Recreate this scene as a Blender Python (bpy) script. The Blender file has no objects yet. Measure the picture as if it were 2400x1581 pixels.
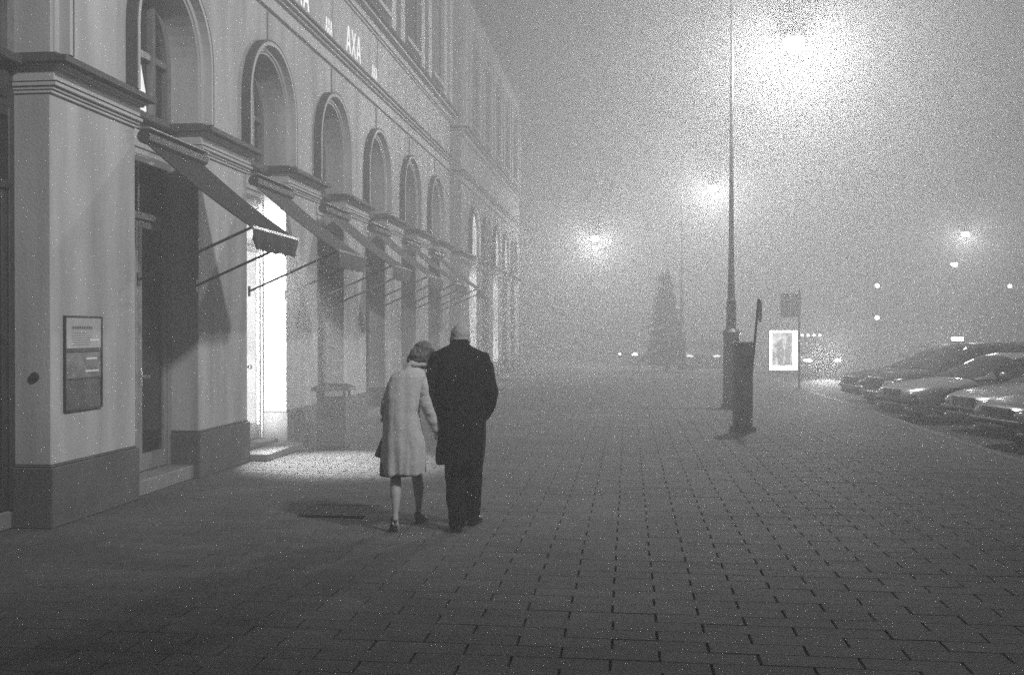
import bpy, bmesh, math, random
from mathutils import Vector, Matrix, noise
R = math.radians
random.seed(7)
sc = bpy.context.scene
col = sc.collection

# ------------------------------------------------------------------ camera, sky, exposure
TH = R(6.67)
cam_d = bpy.data.cameras.new('camera')
cam_d.lens = 35.0; cam_d.sensor_width = 36.0; cam_d.sensor_fit = 'HORIZONTAL'
cam_d.clip_start = 0.05; cam_d.clip_end = 600
cam = bpy.data.objects.new('camera', cam_d); col.objects.link(cam)
cam.location = (0, 0, 1.72); cam.rotation_euler = (R(90 - 0.36), 0, TH)
sc.camera = cam

world = bpy.data.worlds.new('World'); sc.world = world; world.use_nodes = True
wn = world.node_tree; wn.nodes.clear()
sky = wn.nodes.new('ShaderNodeTexSky'); sky.sky_type = 'NISHITA'; sky.sun_disc = False
sky.sun_elevation = R(-4); sky.sun_rotation = R(200)
bw = wn.nodes.new('ShaderNodeRGBToBW')
bg = wn.nodes.new('ShaderNodeBackground'); bg.inputs['Strength'].default_value = 0.05
world.cycles.sampling_method = 'NONE'
wo = wn.nodes.new('ShaderNodeOutputWorld')
wn.links.new(sky.outputs[0], bw.inputs[0]); wn.links.new(bw.outputs[0], bg.inputs['Color'])
wn.links.new(bg.outputs[0], wo.inputs['Surface'])

sc.view_settings.view_transform = 'Standard'; sc.view_settings.look = 'None'
sc.view_settings.exposure = 0.0; sc.view_settings.gamma = 1.0
sc.view_settings.use_curve_mapping = False
sc.render.engine = 'CYCLES'
cy = sc.cycles
cy.use_denoising = False       # keep the fine sampling grain: the photograph is grainy film
cy.use_adaptive_sampling = False
cy.max_bounces = 12; cy.diffuse_bounces = 3; cy.glossy_bounces = 3
cy.transmission_bounces = 4; cy.transparent_max_bounces = 8; cy.volume_bounces = 10
cy.sample_clamp_indirect = 0.4; cy.sample_clamp_direct = 26.0
cy.caustics_reflective = False; cy.caustics_refractive = False
cy.use_light_tree = True
cy.sampling_pattern = 'BLUE_NOISE'

FOG = 0.0295; FOG_G = 0.1
LAMP_P = 3300.0

# ------------------------------------------------------------------ helpers
def tag(o, label=None, cat=None, group=None, kind=None):
    if label: o['label'] = label
    if cat: o['category'] = cat
    if group: o['group'] = group
    if kind: o['kind'] = kind
    return o

def empty(name, loc=(0, 0, 0), rz=0.0, label=None, cat=None, group=None):
    o = bpy.data.objects.new(name, None); col.objects.link(o)
    o.empty_display_size = 0.2
    o.location = loc; o.rotation_euler = (0, 0, rz)
    return tag(o, label, cat, group)

class MB:
    def __init__(s): s.v = []; s.f = []
    def add(s, v, f):
        n = len(s.v); s.v += [tuple(p) for p in v]; s.f += [tuple(i + n for i in q) for q in f]; return s
    def box(s, x0, x1, y0, y1, z0, z1):
        return s.add([(x0,y0,z0),(x1,y0,z0),(x1,y1,z0),(x0,y1,z0),(x0,y0,z1),(x1,y0,z1),(x1,y1,z1),(x0,y1,z1)],
                     [(0,3,2,1),(4,5,6,7),(0,1,5,4),(1,2,6,5),(2,3,7,6),(3,0,4,7)])
    def quad(s, a, b, c, d): return s.add([a, b, c, d], [(0, 1, 2, 3)])
    def tube(s, pts, rad, n=12, cap=True, flat=None):
        """loft of circles (or ellipses: rad may be (a, b)) along a polyline"""
        pts = [Vector(p) for p in pts]
        if not isinstance(rad, (list, tuple)): rad = [rad] * len(pts)
        rings = []; prev = None
        for i, p in enumerate(pts):
            d = (pts[min(i+1, len(pts)-1)] - pts[max(i-1, 0)]).normalized()
            up = Vector((0, 1, 0)) if abs(d.y) < 0.9 else Vector((0, 0, 1))
            if prev is not None and (prev - d * prev.dot(d)).length > 1e-4:
                a = (prev - d * prev.dot(d)).normalized()
            else:
                a = up.cross(d).normalized()
            prev = a
            b = d.cross(a)
            r = rad[i]; ra, rb = (r if isinstance(r, (list, tuple)) else (r, r))
            rings.append([p + a * (ra * math.cos(t)) + b * (rb * math.sin(t))
                          for t in [2 * math.pi * k / n for k in range(n)]])
        v = [q for r in rings for q in r]; f = []
        for i in range(len(rings) - 1):
            for k in range(n):
                k2 = (k + 1) % n
                f.append((i*n+k, i*n+k2, (i+1)*n+k2, (i+1)*n+k))
        if cap:
            f.append(tuple(reversed(range(n)))); f.append(tuple((len(rings)-1)*n + k for k in range(n)))
        return s.add(v, f)
    def ell(s, c, r, nu=16, nv=10, rot=None):
        v = []; f = []
        for j in range(1, nv):
            ph = math.pi * j / nv
            for k in range(nu):
                t = 2 * math.pi * k / nu
                v.append(Vector((r[0]*math.sin(ph)*math.cos(t), r[1]*math.sin(ph)*math.sin(t), r[2]*math.cos(ph))))
        v.append(Vector((0, 0, r[2]))); v.append(Vector((0, 0, -r[2])))
        for j in range(nv - 2):
            for k in range(nu):
                k2 = (k+1) % nu
                f.append((j*nu+k, (j+1)*nu+k, (j+1)*nu+k2, j*nu+k2))
        T, B = len(v)-2, len(v)-1
        for k in range(nu):
            k2 = (k+1) % nu
            f.append((T, k, k2)); f.append((B, (nv-2)*nu+k2, (nv-2)*nu+k))
        c = Vector(c)
        v = [(rot @ q if rot else q) + c for q in v]
        return s.add(v, f)
    def prism(s, poly, axis, a, b):
        """extrude a 2D polygon along an axis from a to b"""
        def P(u, w, t):
            return (t, u, w) if axis == 'x' else ((u, t, w) if axis == 'y' else (u, w, t))
        n = len(poly)
        v = [P(u, w, a) for u, w in poly] + [P(u, w, b) for u, w in poly]
        f = [tuple(range(n)), tuple(reversed(range(n, 2*n)))]
        for i in range(n):
            j = (i + 1) % n
            f.append((i, i+n, j+n, j))
        return s.add(v, f)
    def loft(s, secs, cap=True):
        n = len(secs[0]); v = [q for r in secs for q in r]; f = []
        for i in range(len(secs)-1):
            for k in range(n):
                k2 = (k+1) % n
                f.append((i*n+k, i*n+k2, (i+1)*n+k2, (i+1)*n+k))
        if cap:
            f.append(tuple(reversed(range(n)))); f.append(tuple((len(secs)-1)*n+k for k in range(n)))
        return s.add(v, f)
    def mesh(s, name, m, smooth=False):
        me = bpy.data.meshes.new(name); me.from_pydata([tuple(p) for p in s.v], [], s.f); me.update()
        bm = bmesh.new(); bm.from_mesh(me); bmesh.ops.recalc_face_normals(bm, faces=bm.faces); bm.to_mesh(me); bm.free()
        if m: me.materials.append(m)
        if smooth: me.polygons.foreach_set('use_smooth', [True]*len(me.polygons))
        return me
    def build(s, name, m, parent=None, smooth=False, bevel=0.0, loc=None, seg=1):
        o = bpy.data.objects.new(name, s.mesh(name, m, smooth)); col.objects.link(o)
        if parent: o.parent = parent
        if loc: o.location = loc
        if bevel > 0:
            b = o.modifiers.new('bevel', 'BEVEL'); b.width = bevel; b.segments = seg; b.limit_method = 'ANGLE'; b.angle_limit = R(40)
        return o

def remesh(mb, name, m, voxel, smooth=2, fn=None, parent=None, target=None):
    """union of overlapping closed shapes as one continuous smooth surface"""
    me = mb.mesh(name + '_src', None)
    t = bpy.data.objects.new('tmp', me); col.objects.link(t)
    r = t.modifiers.new('r', 'REMESH'); r.mode = 'VOXEL'; r.voxel_size = voxel
    if smooth:
        k = t.modifiers.new('s', 'SMOOTH'); k.factor = 0.5; k.iterations = smooth
    if target:
        d = t.modifiers.new('d', 'DECIMATE'); d.ratio = target
    dg = bpy.context.evaluated_depsgraph_get()
    out = bpy.data.meshes.new_from_object(t.evaluated_get(dg)); out.name = name
    bpy.data.objects.remove(t); bpy.data.meshes.remove(me)
    if fn:
        nr = [v.normal.copy() for v in out.vertices]
        for v, nn in zip(out.vertices, nr):
            v.co = fn(v.co.copy(), nn)
        out.update()
    out.materials.clear(); out.materials.append(m)
    out.polygons.foreach_set('use_smooth', [True]*len(out.polygons))
    o = bpy.data.objects.new(name, out); col.objects.link(o)
    if parent: o.parent = parent
    return o

def copy_tree(o, parent=None):
    c = o.copy(); col.objects.link(c)
    if parent: c.parent = parent
    for ch in list(o.children): copy_tree(ch, c)
    return c

# ------------------------------------------------------------------ materials (all neutral: black and white film)
def mat(name, v, rough=0.7, amp=0.25, scale=3.0, bump=0.0, bscale=60.0, metal=0.0, spec=0.5, island=0.0, coat=0.0, stain=0.0, world=False):
    m = bpy.data.materials.new(name); m.use_nodes = True
    nt = m.node_tree; N = nt.nodes; L = nt.links
    b = N['Principled BSDF']
    b.inputs['Roughness'].default_value = rough; b.inputs['Metallic'].default_value = metal
    b.inputs['Specular IOR Level'].default_value = spec
    b.inputs['Coat Weight'].default_value = coat; b.inputs['Coat Roughness'].default_value = 0.08
    tc = N.new('ShaderNodeTexCoord')
    src = N.new('ShaderNodeNewGeometry').outputs['Position'] if world else tc.outputs['Object']
    n1 = N.new('ShaderNodeTexNoise'); n1.inputs['Scale'].default_value = scale; n1.inputs['Detail'].default_value = 6
    n1.inputs['Roughness'].default_value = 0.65
    L.new(src, n1.inputs['Vector'])
    mr = N.new('ShaderNodeMapRange'); mr.inputs['From Min'].default_value = 0.3; mr.inputs['From Max'].default_value = 0.7
    mr.inputs['To Min'].default_value = v * (1 - amp); mr.inputs['To Max'].default_value = v * (1 + amp)
    L.new(n1.outputs['Fac'], mr.inputs['Value'])
    out = mr.outputs['Result']
    if island:
        g = N.new('ShaderNodeNewGeometry'); oi = N.new('ShaderNodeObjectInfo')
        ad = N.new('ShaderNodeMath'); ad.operation = 'ADD'
        L.new(g.outputs['Random Per Island'], ad.inputs[0]); L.new(oi.outputs['Random'], ad.inputs[1])
        fr = N.new('ShaderNodeMath'); fr.operation = 'FRACT'; L.new(ad.outputs[0], fr.inputs[0])
        m2 = N.new('ShaderNodeMapRange'); m2.inputs['To Min'].default_value = 1 - island; m2.inputs['To Max'].default_value = 1 + island
        L.new(fr.outputs[0], m2.inputs['Value'])
        mu = N.new('ShaderNodeMath'); mu.operation = 'MULTIPLY'; L.new(out, mu.inputs[0]); L.new(m2.outputs[0], mu.inputs[1])
        out = mu.outputs[0]
    if stain:
        mp = N.new('ShaderNodeMapping'); mp.inputs['Scale'].default_value = (0.55, 0.55, 1.0) if world else (2.0, 2.0, 0.25)
        L.new(src, mp.inputs['Vector'])
        n3 = N.new('ShaderNodeTexNoise'); n3.inputs['Scale'].default_value = 1.6; n3.inputs['Detail'].default_value = 5
        L.new(mp.outputs[0], n3.inputs['Vector'])
        m3 = N.new('ShaderNodeMapRange'); m3.inputs['From Min'].default_value = 0.35; m3.inputs['From Max'].default_value = 0.7
        m3.inputs['To Min'].default_value = 1.0; m3.inputs['To Max'].default_value = 1 - stain
        L.new(n3.outputs['Fac'], m3.inputs['Value'])
        mu = N.new('ShaderNodeMath'); mu.operation = 'MULTIPLY'; L.new(out, mu.inputs[0]); L.new(m3.outputs[0], mu.inputs[1])
        out = mu.outputs[0]
    L.new(out, b.inputs['Base Color'])
    if bump:
        n2 = N.new('ShaderNodeTexNoise'); n2.inputs['Scale'].default_value = bscale; n2.inputs['Detail'].default_value = 4
        L.new(src, n2.inputs['Vector'])
        bp = N.new('ShaderNodeBump'); bp.inputs['Strength'].default_value = bump; bp.inputs['Distance'].default_value = 0.01
        L.new(n2.outputs['Fac'], bp.inputs['Height']); L.new(bp.outputs['Normal'], b.inputs['Normal'])
    return m

def emat(name, strength, sampling='NONE', mottled=0.0, scale=8.0):
    m = bpy.data.materials.new(name); m.use_nodes = True
    nt = m.node_tree; nt.nodes.clear()
    e = nt.nodes.new('ShaderNodeEmission'); o = nt.nodes.new('ShaderNodeOutputMaterial')
    e.inputs['Strength'].default_value = strength
    if mottled:
        tc = nt.nodes.new('ShaderNodeTexCoord'); n = nt.nodes.new('ShaderNodeTexNoise'); n.inputs['Scale'].default_value = scale
        n.inputs['Detail'].default_value = 3
        mr = nt.nodes.new('ShaderNodeMapRange'); mr.inputs['From Min'].default_value = 0.4; mr.inputs['From Max'].default_value = 0.6
        mr.inputs['To Min'].default_value = 1 - mottled; mr.inputs['To Max'].default_value = 1.0
        nt.links.new(tc.outputs['Object'], n.inputs['Vector']); nt.links.new(n.outputs['Fac'], mr.inputs['Value'])
        nt.links.new(mr.outputs[0], e.inputs['Color'])
    nt.links.new(e.outputs[0], o.inputs['Surface'])
    m.cycles.emission_sampling = sampling
    return m

def glassmat(name, trans=0.9):
    m = bpy.data.materials.new(name); m.use_nodes = True
    nt = m.node_tree; nt.nodes.clear()
    t = nt.nodes.new('ShaderNodeBsdfTransparent'); g = nt.nodes.new('ShaderNodeBsdfGlossy'); g.inputs['Roughness'].default_value = 0.03
    t.inputs['Color'].default_value = (trans, trans, trans, 1)
    mx = nt.nodes.new('ShaderNodeMixShader'); lw = nt.nodes.new('ShaderNodeLayerWeight'); lw.inputs['Blend'].default_value = 0.5
    pw = nt.nodes.new('ShaderNodeMath'); pw.operation = 'POWER'; pw.inputs[1].default_value = 5.0
    ma = nt.nodes.new('ShaderNodeMath'); ma.operation = 'MULTIPLY_ADD'; ma.inputs[1].default_value = 0.45; ma.inputs[2].default_value = 0.03
    o = nt.nodes.new('ShaderNodeOutputMaterial')
    nt.links.new(lw.outputs['Facing'], pw.inputs[0]); nt.links.new(pw.outputs[0], ma.inputs[0]); nt.links.new(ma.outputs[0], mx.inputs[0])
    nt.links.new(t.outputs[0], mx.inputs[1]); nt.links.new(g.outputs[0], mx.inputs[2])
    nt.links.new(mx.outputs[0], o.inputs['Surface'])
    return m

M = {}
M['stucco'] = mat('stucco', 0.47, 0.9, 0.10, 0.9, 0.4, 45, stain=0.34)
M['stucco_trim'] = mat('stucco_trim', 0.47, 0.85, 0.10, 2.0, 0.25, 50, stain=0.12)
M['lead_shade'] = mat('lead_and_shade', 0.055, 0.7, 0.35, 5.0, 0.2, 30)  # roof metal; also colours the pier cornice edges dark as shade
M['plinth'] = mat('plinth_stone', 0.085, 0.85, 0.22, 3.0, 0.5, 40)
M['door_wood'] = mat('dark_door_wood', 0.035, 0.45, 0.4, 6.0, 0.15, 25)
M['door_light'] = mat('pale_door_frame', 0.22, 0.4, 0.2, 6.0, 0.1, 25)
M['win_frame'] = mat('window_frame', 0.16, 0.5, 0.25, 6.0)
M['dark_glass'] = mat('dark_glass', 0.02, 0.06, 0.3, 1.5, spec=0.6)
M['clear_glass'] = glassmat('clear_glass')
M['bin_grey'] = mat('bin_grey_paint', 0.05, 0.55, 0.25, 6.0, 0.1, 30)
M['step'] = mat('step_stone', 0.20, 0.75, 0.2, 4.0, 0.3, 40)
M['paver'] = mat('paving_stone', 0.10, 0.82, 0.22, 9.0, 0.7, 55, island=0.13, world=True, stain=0.35)
M['joint'] = mat('joint_sand', 0.045, 0.95, 0.4, 12.0, 0.5, 60)
M['asphalt'] = mat('asphalt', 0.04, 0.88, 0.3, 4.0, 0.7, 80)
M['kerb'] = mat('kerb_granite', 0.10, 0.7, 0.2, 6.0, 0.4, 60, island=0.12)
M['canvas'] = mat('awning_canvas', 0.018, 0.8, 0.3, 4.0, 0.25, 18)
M['canvas_lightened'] = mat('lightened_awning_canvas', 0.07, 0.8, 0.25, 4.0, 0.25, 18)  # paler copy of the canvas, standing for fog and lamplight
M['iron'] = mat('painted_iron', 0.03, 0.45, 0.3, 9.0, 0.1, 40)
M['steel'] = mat('brushed_steel', 0.55, 0.3, 0.15, 9.0, metal=1.0)
M['room'] = mat('shop_plaster', 0.75, 0.8, 0.05, 3.0)
M['black_wool'] = mat('black_wool', 0.006, 0.95, 0.35, 30.0, 0.4, 160, spec=0.2)
M['trouser'] = mat('trouser_cloth', 0.005, 0.9, 0.3, 30.0, 0.3, 160, spec=0.2)
M['tweed'] = mat('light_tweed', 0.52, 0.95, 0.20, 55.0, 0.6, 140, spec=0.15)
M['scarf'] = mat('pale_scarf', 0.38, 0.9, 0.15, 40.0, 0.3, 90)
M['skin'] = mat('skin', 0.42, 0.55, 0.12, 20.0, 0.1, 120)
M['hair_grey'] = mat('short_grey_hair', 0.32, 0.7, 0.4, 60.0, 0.6, 220)
M['hair_dark'] = mat('brown_hair', 0.10, 0.55, 0.5, 35.0, 0.6, 120)
M['leather'] = mat('black_leather', 0.010, 0.35, 0.3, 20.0, 0.15, 80)
M['paint_silver'] = mat('silver_car_paint', 0.45, 0.34, 0.06, 2.0, metal=0.6, coat=0.8)
M['paint_grey'] = mat('grey_car_paint', 0.20, 0.3, 0.06, 2.0, metal=0.5, coat=0.8)
M['paint_black'] = mat('dark_car_paint', 0.025, 0.3, 0.1, 2.0, coat=0.8)
M['car_glass'] = mat('car_glass', 0.012, 0.08, 0.2, 2.0, spec=0.6)
M['rubber'] = mat('tyre_rubber', 0.012, 0.85, 0.3, 20.0)
M['plastic'] = mat('black_plastic', 0.015, 0.5, 0.3, 9.0)
M['chrome'] = mat('chrome', 0.8, 0.12, 0.05, 9.0, metal=1.0)
M['lens'] = mat('headlamp_lens', 0.75, 0.12, 0.2, 40.0, metal=0.7, coat=1.0)
M['plate'] = mat('number_plate', 0.6, 0.5, 0.05, 9.0)
M['needle'] = mat('conifer_needles', 0.045, 0.8, 0.5, 3.0)
M['bark'] = mat('bark', 0.05, 0.9, 0.4, 6.0, 0.5, 20)
M['paper'] = mat('poster_paper', 0.42, 0.5, 0.12, 9.0)
M['paper_mid'] = mat('poster_print_grey', 0.16, 0.5, 0.6, 7.0)
M['paper_dark'] = mat('poster_print_dark', 0.05, 0.45, 0.7, 6.0)
M['white_streak'] = mat('white_streak', 0.8, 0.6, 0.05, 9.0)
M['sign_face'] = mat('sign_back', 0.07, 0.5, 0.2, 9.0)
M['bulb'] = emat('lit_lamp_bowl', 60.0)
M['headlit'] = emat('lit_headlamp', 90.0)
M['marker'] = emat('lit_marker_lamp', 12.0)
M['dimlit'] = emat('dim_headlamp', 2.5)
M['letters'] = emat('lit_letters', 1.4)
M['lit_window'] = emat('lit_window', 1.3, 'AUTO', 0.15, 3.0)
M['lit_far'] = emat('lit_window_far', 14.0, 'AUTO', 0.3, 2.0)
M['lightbox'] = emat('lightbox_face', 6.0, 'AUTO')
M['lightbox_print'] = emat('lightbox_poster_print', 1.9, 'NONE', 0.7, 3.0)
M['shop_glow'] = emat('added_glow_panel', 1.8, 'NONE', 0.25, 1.2)
M['neon'] = emat('lit_sign_letters', 2.5)

# ------------------------------------------------------------------ the ground
GX0, GX1, GY0, GY1 = -39.0, 59.0, -24.0, 129.0
KX = 5.1                                   # kerb line
tag(MB().box(GX0, GX1, GY0, GY1, -0.6, -0.12).build('road', M['asphalt']), kind='structure')
pave = MB().box(-12, KX - 0.0, GY0 + 0.2, 118, -0.119, -0.022).build('pavement', M['joint'])
tag(pave, kind='structure')

PL, PW, J1, J2 = 0.52, 0.1755, 0.014, 0.0016     # stone length and width, joint widths
def stone_mb(cx, cy, dz=0.0, skirt=True, L=PL, jl=J1):
    hx, hy, c = (L - jl) / 2, (PW - J2) / 2, 0.003
    z0, z1, z2 = -0.03, -0.003 + dz, dz
    v = []
    for (a, b, z) in ((hx, hy, z0), (hx, hy, z1), (hx - c, hy - c, z2)):
        v += [(cx-a, cy-b, z), (cx+a, cy-b, z), (cx+a, cy+b, z), (cx-a, cy+b, z)]
    f = [(8, 9, 10, 11)]
    for k in range(4):
        k2 = (k+1) % 4
        f.append((4+k, 4+k2, 8+k2, 8+k)); f.append((k, k2, 4+k2, 4+k))
    return v, f
stones = []; edge_stones = []
row0 = 5.5
ct, st = math.cos(TH), math.sin(TH)
def proj(x, y, z):
    xc = x*ct + y*st; zc = y*ct - x*st
    return (xc/zc, (z-1.72)/zc, zc) if zc > 0.1 else (9, 9, -1)
for i in range(-20, 640):
    y = row0 + i * PW
    off = -0.094 + PL/2 + (0 if i % 2 == 0 else PL/2)
    jit = random.uniform(-0.006, 0.006)
    k0 = int((-5.4 - off) / PL) - 1
    for k in range(k0, k0 + 24):
        x = off + k * PL + jit
        if x - PL/2 < -5.43 or x + PL/2 > KX - 0.004:
            a_, b_ = max(x - PL/2, -5.42), min(x + PL/2, KX)
            if b_ - a_ > 0.06: edge_stones.append(((a_+b_)/2, y, b_-a_))
            continue
        stones.append((x, y))
covers = [(-2.75, 9.3, 0.62, 0.52)]
def in_cover(x, y):
    for cx, cyy, w, h in covers:
        if abs(x-cx) < w/2 + PL/2 and abs(y-cyy) < h/2 + PW/2: return True
    return False
stones = [s for s in stones if not in_cover(*s)]
vis = [s for s in stones if abs(proj(s[0], s[1], 0)[0]) < 0.53 and -0.36 < proj(s[0], s[1], 0)[1] < 0]
vis.sort(key=lambda s: proj(s[0], s[1], 0)[2])
near = set(vis[:296])
v, f = stone_mb(0, 0); base_me = MB().add(v, f).mesh('paving_stone', M['paver'])
for (x, y) in vis[:296]:
    o = bpy.data.objects.new('paving_stone', base_me); col.objects.link(o); o.parent = pave
    o.location = (x, y, random.uniform(-0.002, 0.001)); o.rotation_euler = (random.uniform(-0.004, 0.004), random.uniform(-0.004, 0.004), random.uniform(-0.006, 0.006))
rest = MB()
for (x, y) in stones:
    if (x, y) in near: continue
    v, f = stone_mb(x, y, random.uniform(-0.003, 0.001)); rest.add(v, f)
for (x, y, l_) in edge_stones:
    v, f = stone_mb(x, y, -0.001, L=l_, jl=0.008); rest.add(v, f)
# closer stones that fill in round the two covers
for cx, cyy, w, h in covers:
    r0 = int((cyy - h/2 - PW - row0) / PW) - 1
    for i in range(r0, r0 + 9):
        y = row0 + i*PW
        off = -0.094 + PL/2 + (0 if i % 2 == 0 else PL/2)
        for k in range(-14, 14):
            x = off + k*PL
            if in_cover(x, y):
                for q in range(4):
                    xx = x - PL/2 + PL/8 + q*PL/4
                    if abs(xx-cx) > w/2 + PL/8 or abs(y-cyy) > h/2 + PW/2:
                        v, f = stone_mb(xx, y, -0.001, L=PL/4, jl=0.006); rest.add(v, f)
tag(rest.build('paving_stone_field', M['paver'], pave), kind='stuff')
kb = MB().box(KX + 0.001, KX + 0.16, GY0 + 0.5, 3.0, -0.118, 0.002)
tag(kb.build('kerb', M['kerb']), kind='structure')
kerb = bpy.data.objects['kerb']
ks = MB().box(0, 0.158, 0, 0.99, -0.118, 0.0).mesh('kerb_stone', M['kerb'])
for i in range(64):
    o = bpy.data.objects.new('kerb_stone', ks); col.objects.link(o); o.parent = kerb
    o.location = (KX + 0.002 + random.uniform(0, 0.004), 3.01 + i*1.0, random.uniform(0, 0.004))
for i, (cx, cyy, w, h) in enumerate(covers):
    r = empty('manhole_cover', (cx, cyy, 0), 0,
              ['rectangular steel access cover in the paving behind the couple, near the lit doorway',
               'rectangular steel access cover in the dark paving at lower right'][i], 'manhole cover', 'access covers set in the paving')
    fr = MB()
    for a in ((-w/2, w/2, -h/2, -h/2+0.03), (-w/2, w/2, h/2-0.03, h/2), (-w/2, -w/2+0.03, -h/2+0.03, h/2-0.03), (w/2-0.03, w/2, -h/2+0.03, h/2-0.03)):
        fr.box(a[0], a[1], a[2], a[3], -0.02, 0.001)
    fr.build('frame', M['paver'], r)
    pl = MB().box(-w/2+0.038, w/2-0.038, -h/2+0.038, h/2-0.038, -0.02, -0.001)
    for q in range(6):
        for p in range(5):
            x = -w/2+0.09+q*(w-0.18)/5; y = -h/2+0.09+p*(h-0.18)/4
            pl.box(x-0.02, x+0.02, y-0.006, y+0.006, -0.0012, 0.003)
    pl.build('plate', M['paver'], r)

# ------------------------------------------------------------------ arcaded buildings on the left
XF = -5.0          # front face of the wall
XD = -5.36         # plane of doors and windows
SP = 4.80          # spring line of the arches
RO = 0.75          # half width of the openings
NA = 20

def pier_boxes(mb, y0, y1, z0, z1, p, xb=-5.42):
    mb.box(xb, XF + p, y0 - 0.45*p, y1 + 0.35*p, z0, z1)

def rim(c, r, z_leg, n=NA):
    pts = [(c - r, z_leg)] + [(c - r*math.cos(math.pi*k/n), SP + r*math.sin(math.pi*k/n)) for k in range(n+1)] + [(c + r, z_leg)]
    return pts

def build_facade(root, centres, y_begin, y_end, top, lit_arch={}, lit_door={}, pitch=3.0):
    edges = []
    prev = y_begin
    for c in centres:
        edges.append((prev, c - RO)); prev = c + RO
    edges.append((prev, y_end))
    # piers
    for (a, b) in edges:
        p = MB().box(-5.42, XF, a, b, 0.55, 3.79).build('pier', M['stucco'], root, bevel=0.008)
        q = MB().box(-5.42, XF + 0.03, a - 0.03, b + 0.03, 0.0, 0.53)
        q.box(-5.42, XF + 0.012, a - 0.012, b + 0.012, 0.53, 0.55).build('plinth', M['plinth'], p, bevel=0.01)
        k = MB()
        for z0, z1, pr in ((3.79, 3.818, 0.025), (3.82, 3.848, 0.045), (3.85, 3.885, 0.075)):
            pier_boxes(k, a, b, z0, z1, pr)
        pier_boxes(k, a, b, 3.885, 4.0, 0.05)
        pier_boxes(k, a, b, 4.0, 4.02, 0.09); pier_boxes(k, a, b, 4.02, 4.04, 0.13)
        k.build('cornice', M['stucco_trim'], p, bevel=0.004)
        l = MB(); pier_boxes(l, a, b, 4.04, 4.10, 0.205); l.box(-5.42, XF+0.06, a, b, 4.10, 4.149)
        pier_boxes(l, a, b, 3.8851, 3.895, 0.085)
        l.build('cornice_dark_edge', M['lead_shade'], p, bevel=0.012)  # slab and lower fillet coloured dark in place of soffit shade
    # arcade wall with its arched openings
    w = MB(); Z0, Z1 = 4.15, 6.2; XB = -5.42
    for (a, b) in edges:
        w.quad((XF, a, Z0), (XF, b, Z0), (XF, b, Z1), (XF, a, Z1))
    for c in centres:
        pts = rim(c, RO, Z0)
        for (p, q) in zip(pts, pts[1:]):
            w.quad((XF, p[0], p[1]), (XF, q[0], q[1]), (XB, q[0], q[1]), (XB, p[0], p[1]))
            if abs(q[0] - p[0]) > 1e-6:
                w.quad((XF, p[0], p[1]), (XF, q[0], q[1]), (XF, q[0], Z1), (XF, p[0], Z1))
    for yy in (y_begin, y_end):
        w.quad((XF, yy, Z0), (-9, yy, Z0), (-9, yy, Z1), (XF, yy, Z1))
    w.build('wall', M['stucco'], root)
    for yy, nm in ((y_begin, 'end_wall'), (y_end, 'end_wall')):
        d = 0.0
        MB().box(-14, -5.43, yy - 0.15 if yy == y_end else yy, yy if yy == y_end else yy + 0.15, 0, 4.149).build(nm, M['stucco'], root)
    # hood mouldings and the joint above each crown
    for c in centres:
        ro, ri, pr = 0.935, 0.908, 0.12
        po, pi_ = rim(c, ro, 4.15), rim(c, ri, 4.15)
        h = MB()
        for i in range(len(po)-1):
            a, b, a2, b2 = po[i], po[i+1], pi_[i], pi_[i+1]
            h.quad((XF, a[0], a[1]), (XF, b[0], b[1]), (XF+pr, b[0], b[1]), (XF+pr, a[0], a[1]))
            h.quad((XF+pr, a[0], a[1]), (XF+pr, b[0], b[1]), (XF+pr, b2[0], b2[1]), (XF+pr, a2[0], a2[1]))
        hood = h.build('arch_hood', M['lead_shade'], root)  # outer side and edge fillet in the dark tone
        po, pi_ = rim(c, 0.908, 4.151), rim(c, 0.86, 4.151)
        h = MB()
        for i in range(len(po)-1):
            a, b, a2, b2 = po[i], po[i+1], pi_[i], pi_[i+1]
            h.quad((XF+pr, a[0], a[1]), (XF+pr, b[0], b[1]), (XF+pr, b2[0], b2[1]), (XF+pr, a2[0], a2[1]))
            h.quad((XF+pr, a2[0], a2[1]), (XF+pr, b2[0], b2[1]), (XF+0.02, b2[0], b2[1]), (XF+0.02, a2[0], a2[1]))
        h.build('hood_face', M['stucco_trim'], hood)
        # archivolt: a shallow flat band between the hood and the opening
        po, pi_ = rim(c, 0.86, 4.15), rim(c, 0.79, 4.15)
        h = MB()
        for i in range(len(po)-1):
            a, b, a2, b2 = po[i], po[i+1], pi_[i], pi_[i+1]
            h.quad((XF+0.02, a[0], a[1]), (XF+0.02, b[0], b[1]), (XF+0.02, b2[0], b2[1]), (XF+0.02, a2[0], a2[1]))
            h.quad((XF+0.02, a2[0], a2[1]), (XF+0.02, b2[0], b2[1]), (XF, b2[0], b2[1]), (XF, a2[0], a2[1]))
        h.build('archivolt', M['stucco_trim'], root)
        MB().box(XF, XF+0.018, c-0.012, c+0.012, SP+0.955, 6.16).build('joint_strip', M['win_frame'], root)
    # string courses, frieze, main cornice
    s = MB().box(-5.42, XF+0.05, y_begin-0.05, y_end+0.05, 6.2, 6.235)
    s.box(-5.42, XF+0.015, y_begin-0.015, y_end+0.015, 6.235, 6.42)
    s.box(-5.42, XF+0.07, y_begin-0.07, y_end+0.07, 6.42, 6.46); s.box(-5.42, XF+0.13, y_begin-0.13, y_end+0.13, 6.46, 6.50)
    s.build('string_course', M['stucco_trim'], root, bevel=0.006)
    MB().box(-5.42, XF+0.16, y_begin-0.16, y_end+0.16, 6.50, 6.55).build('string_course_flashing', M['lead_shade'], root, bevel=0.01)
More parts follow.
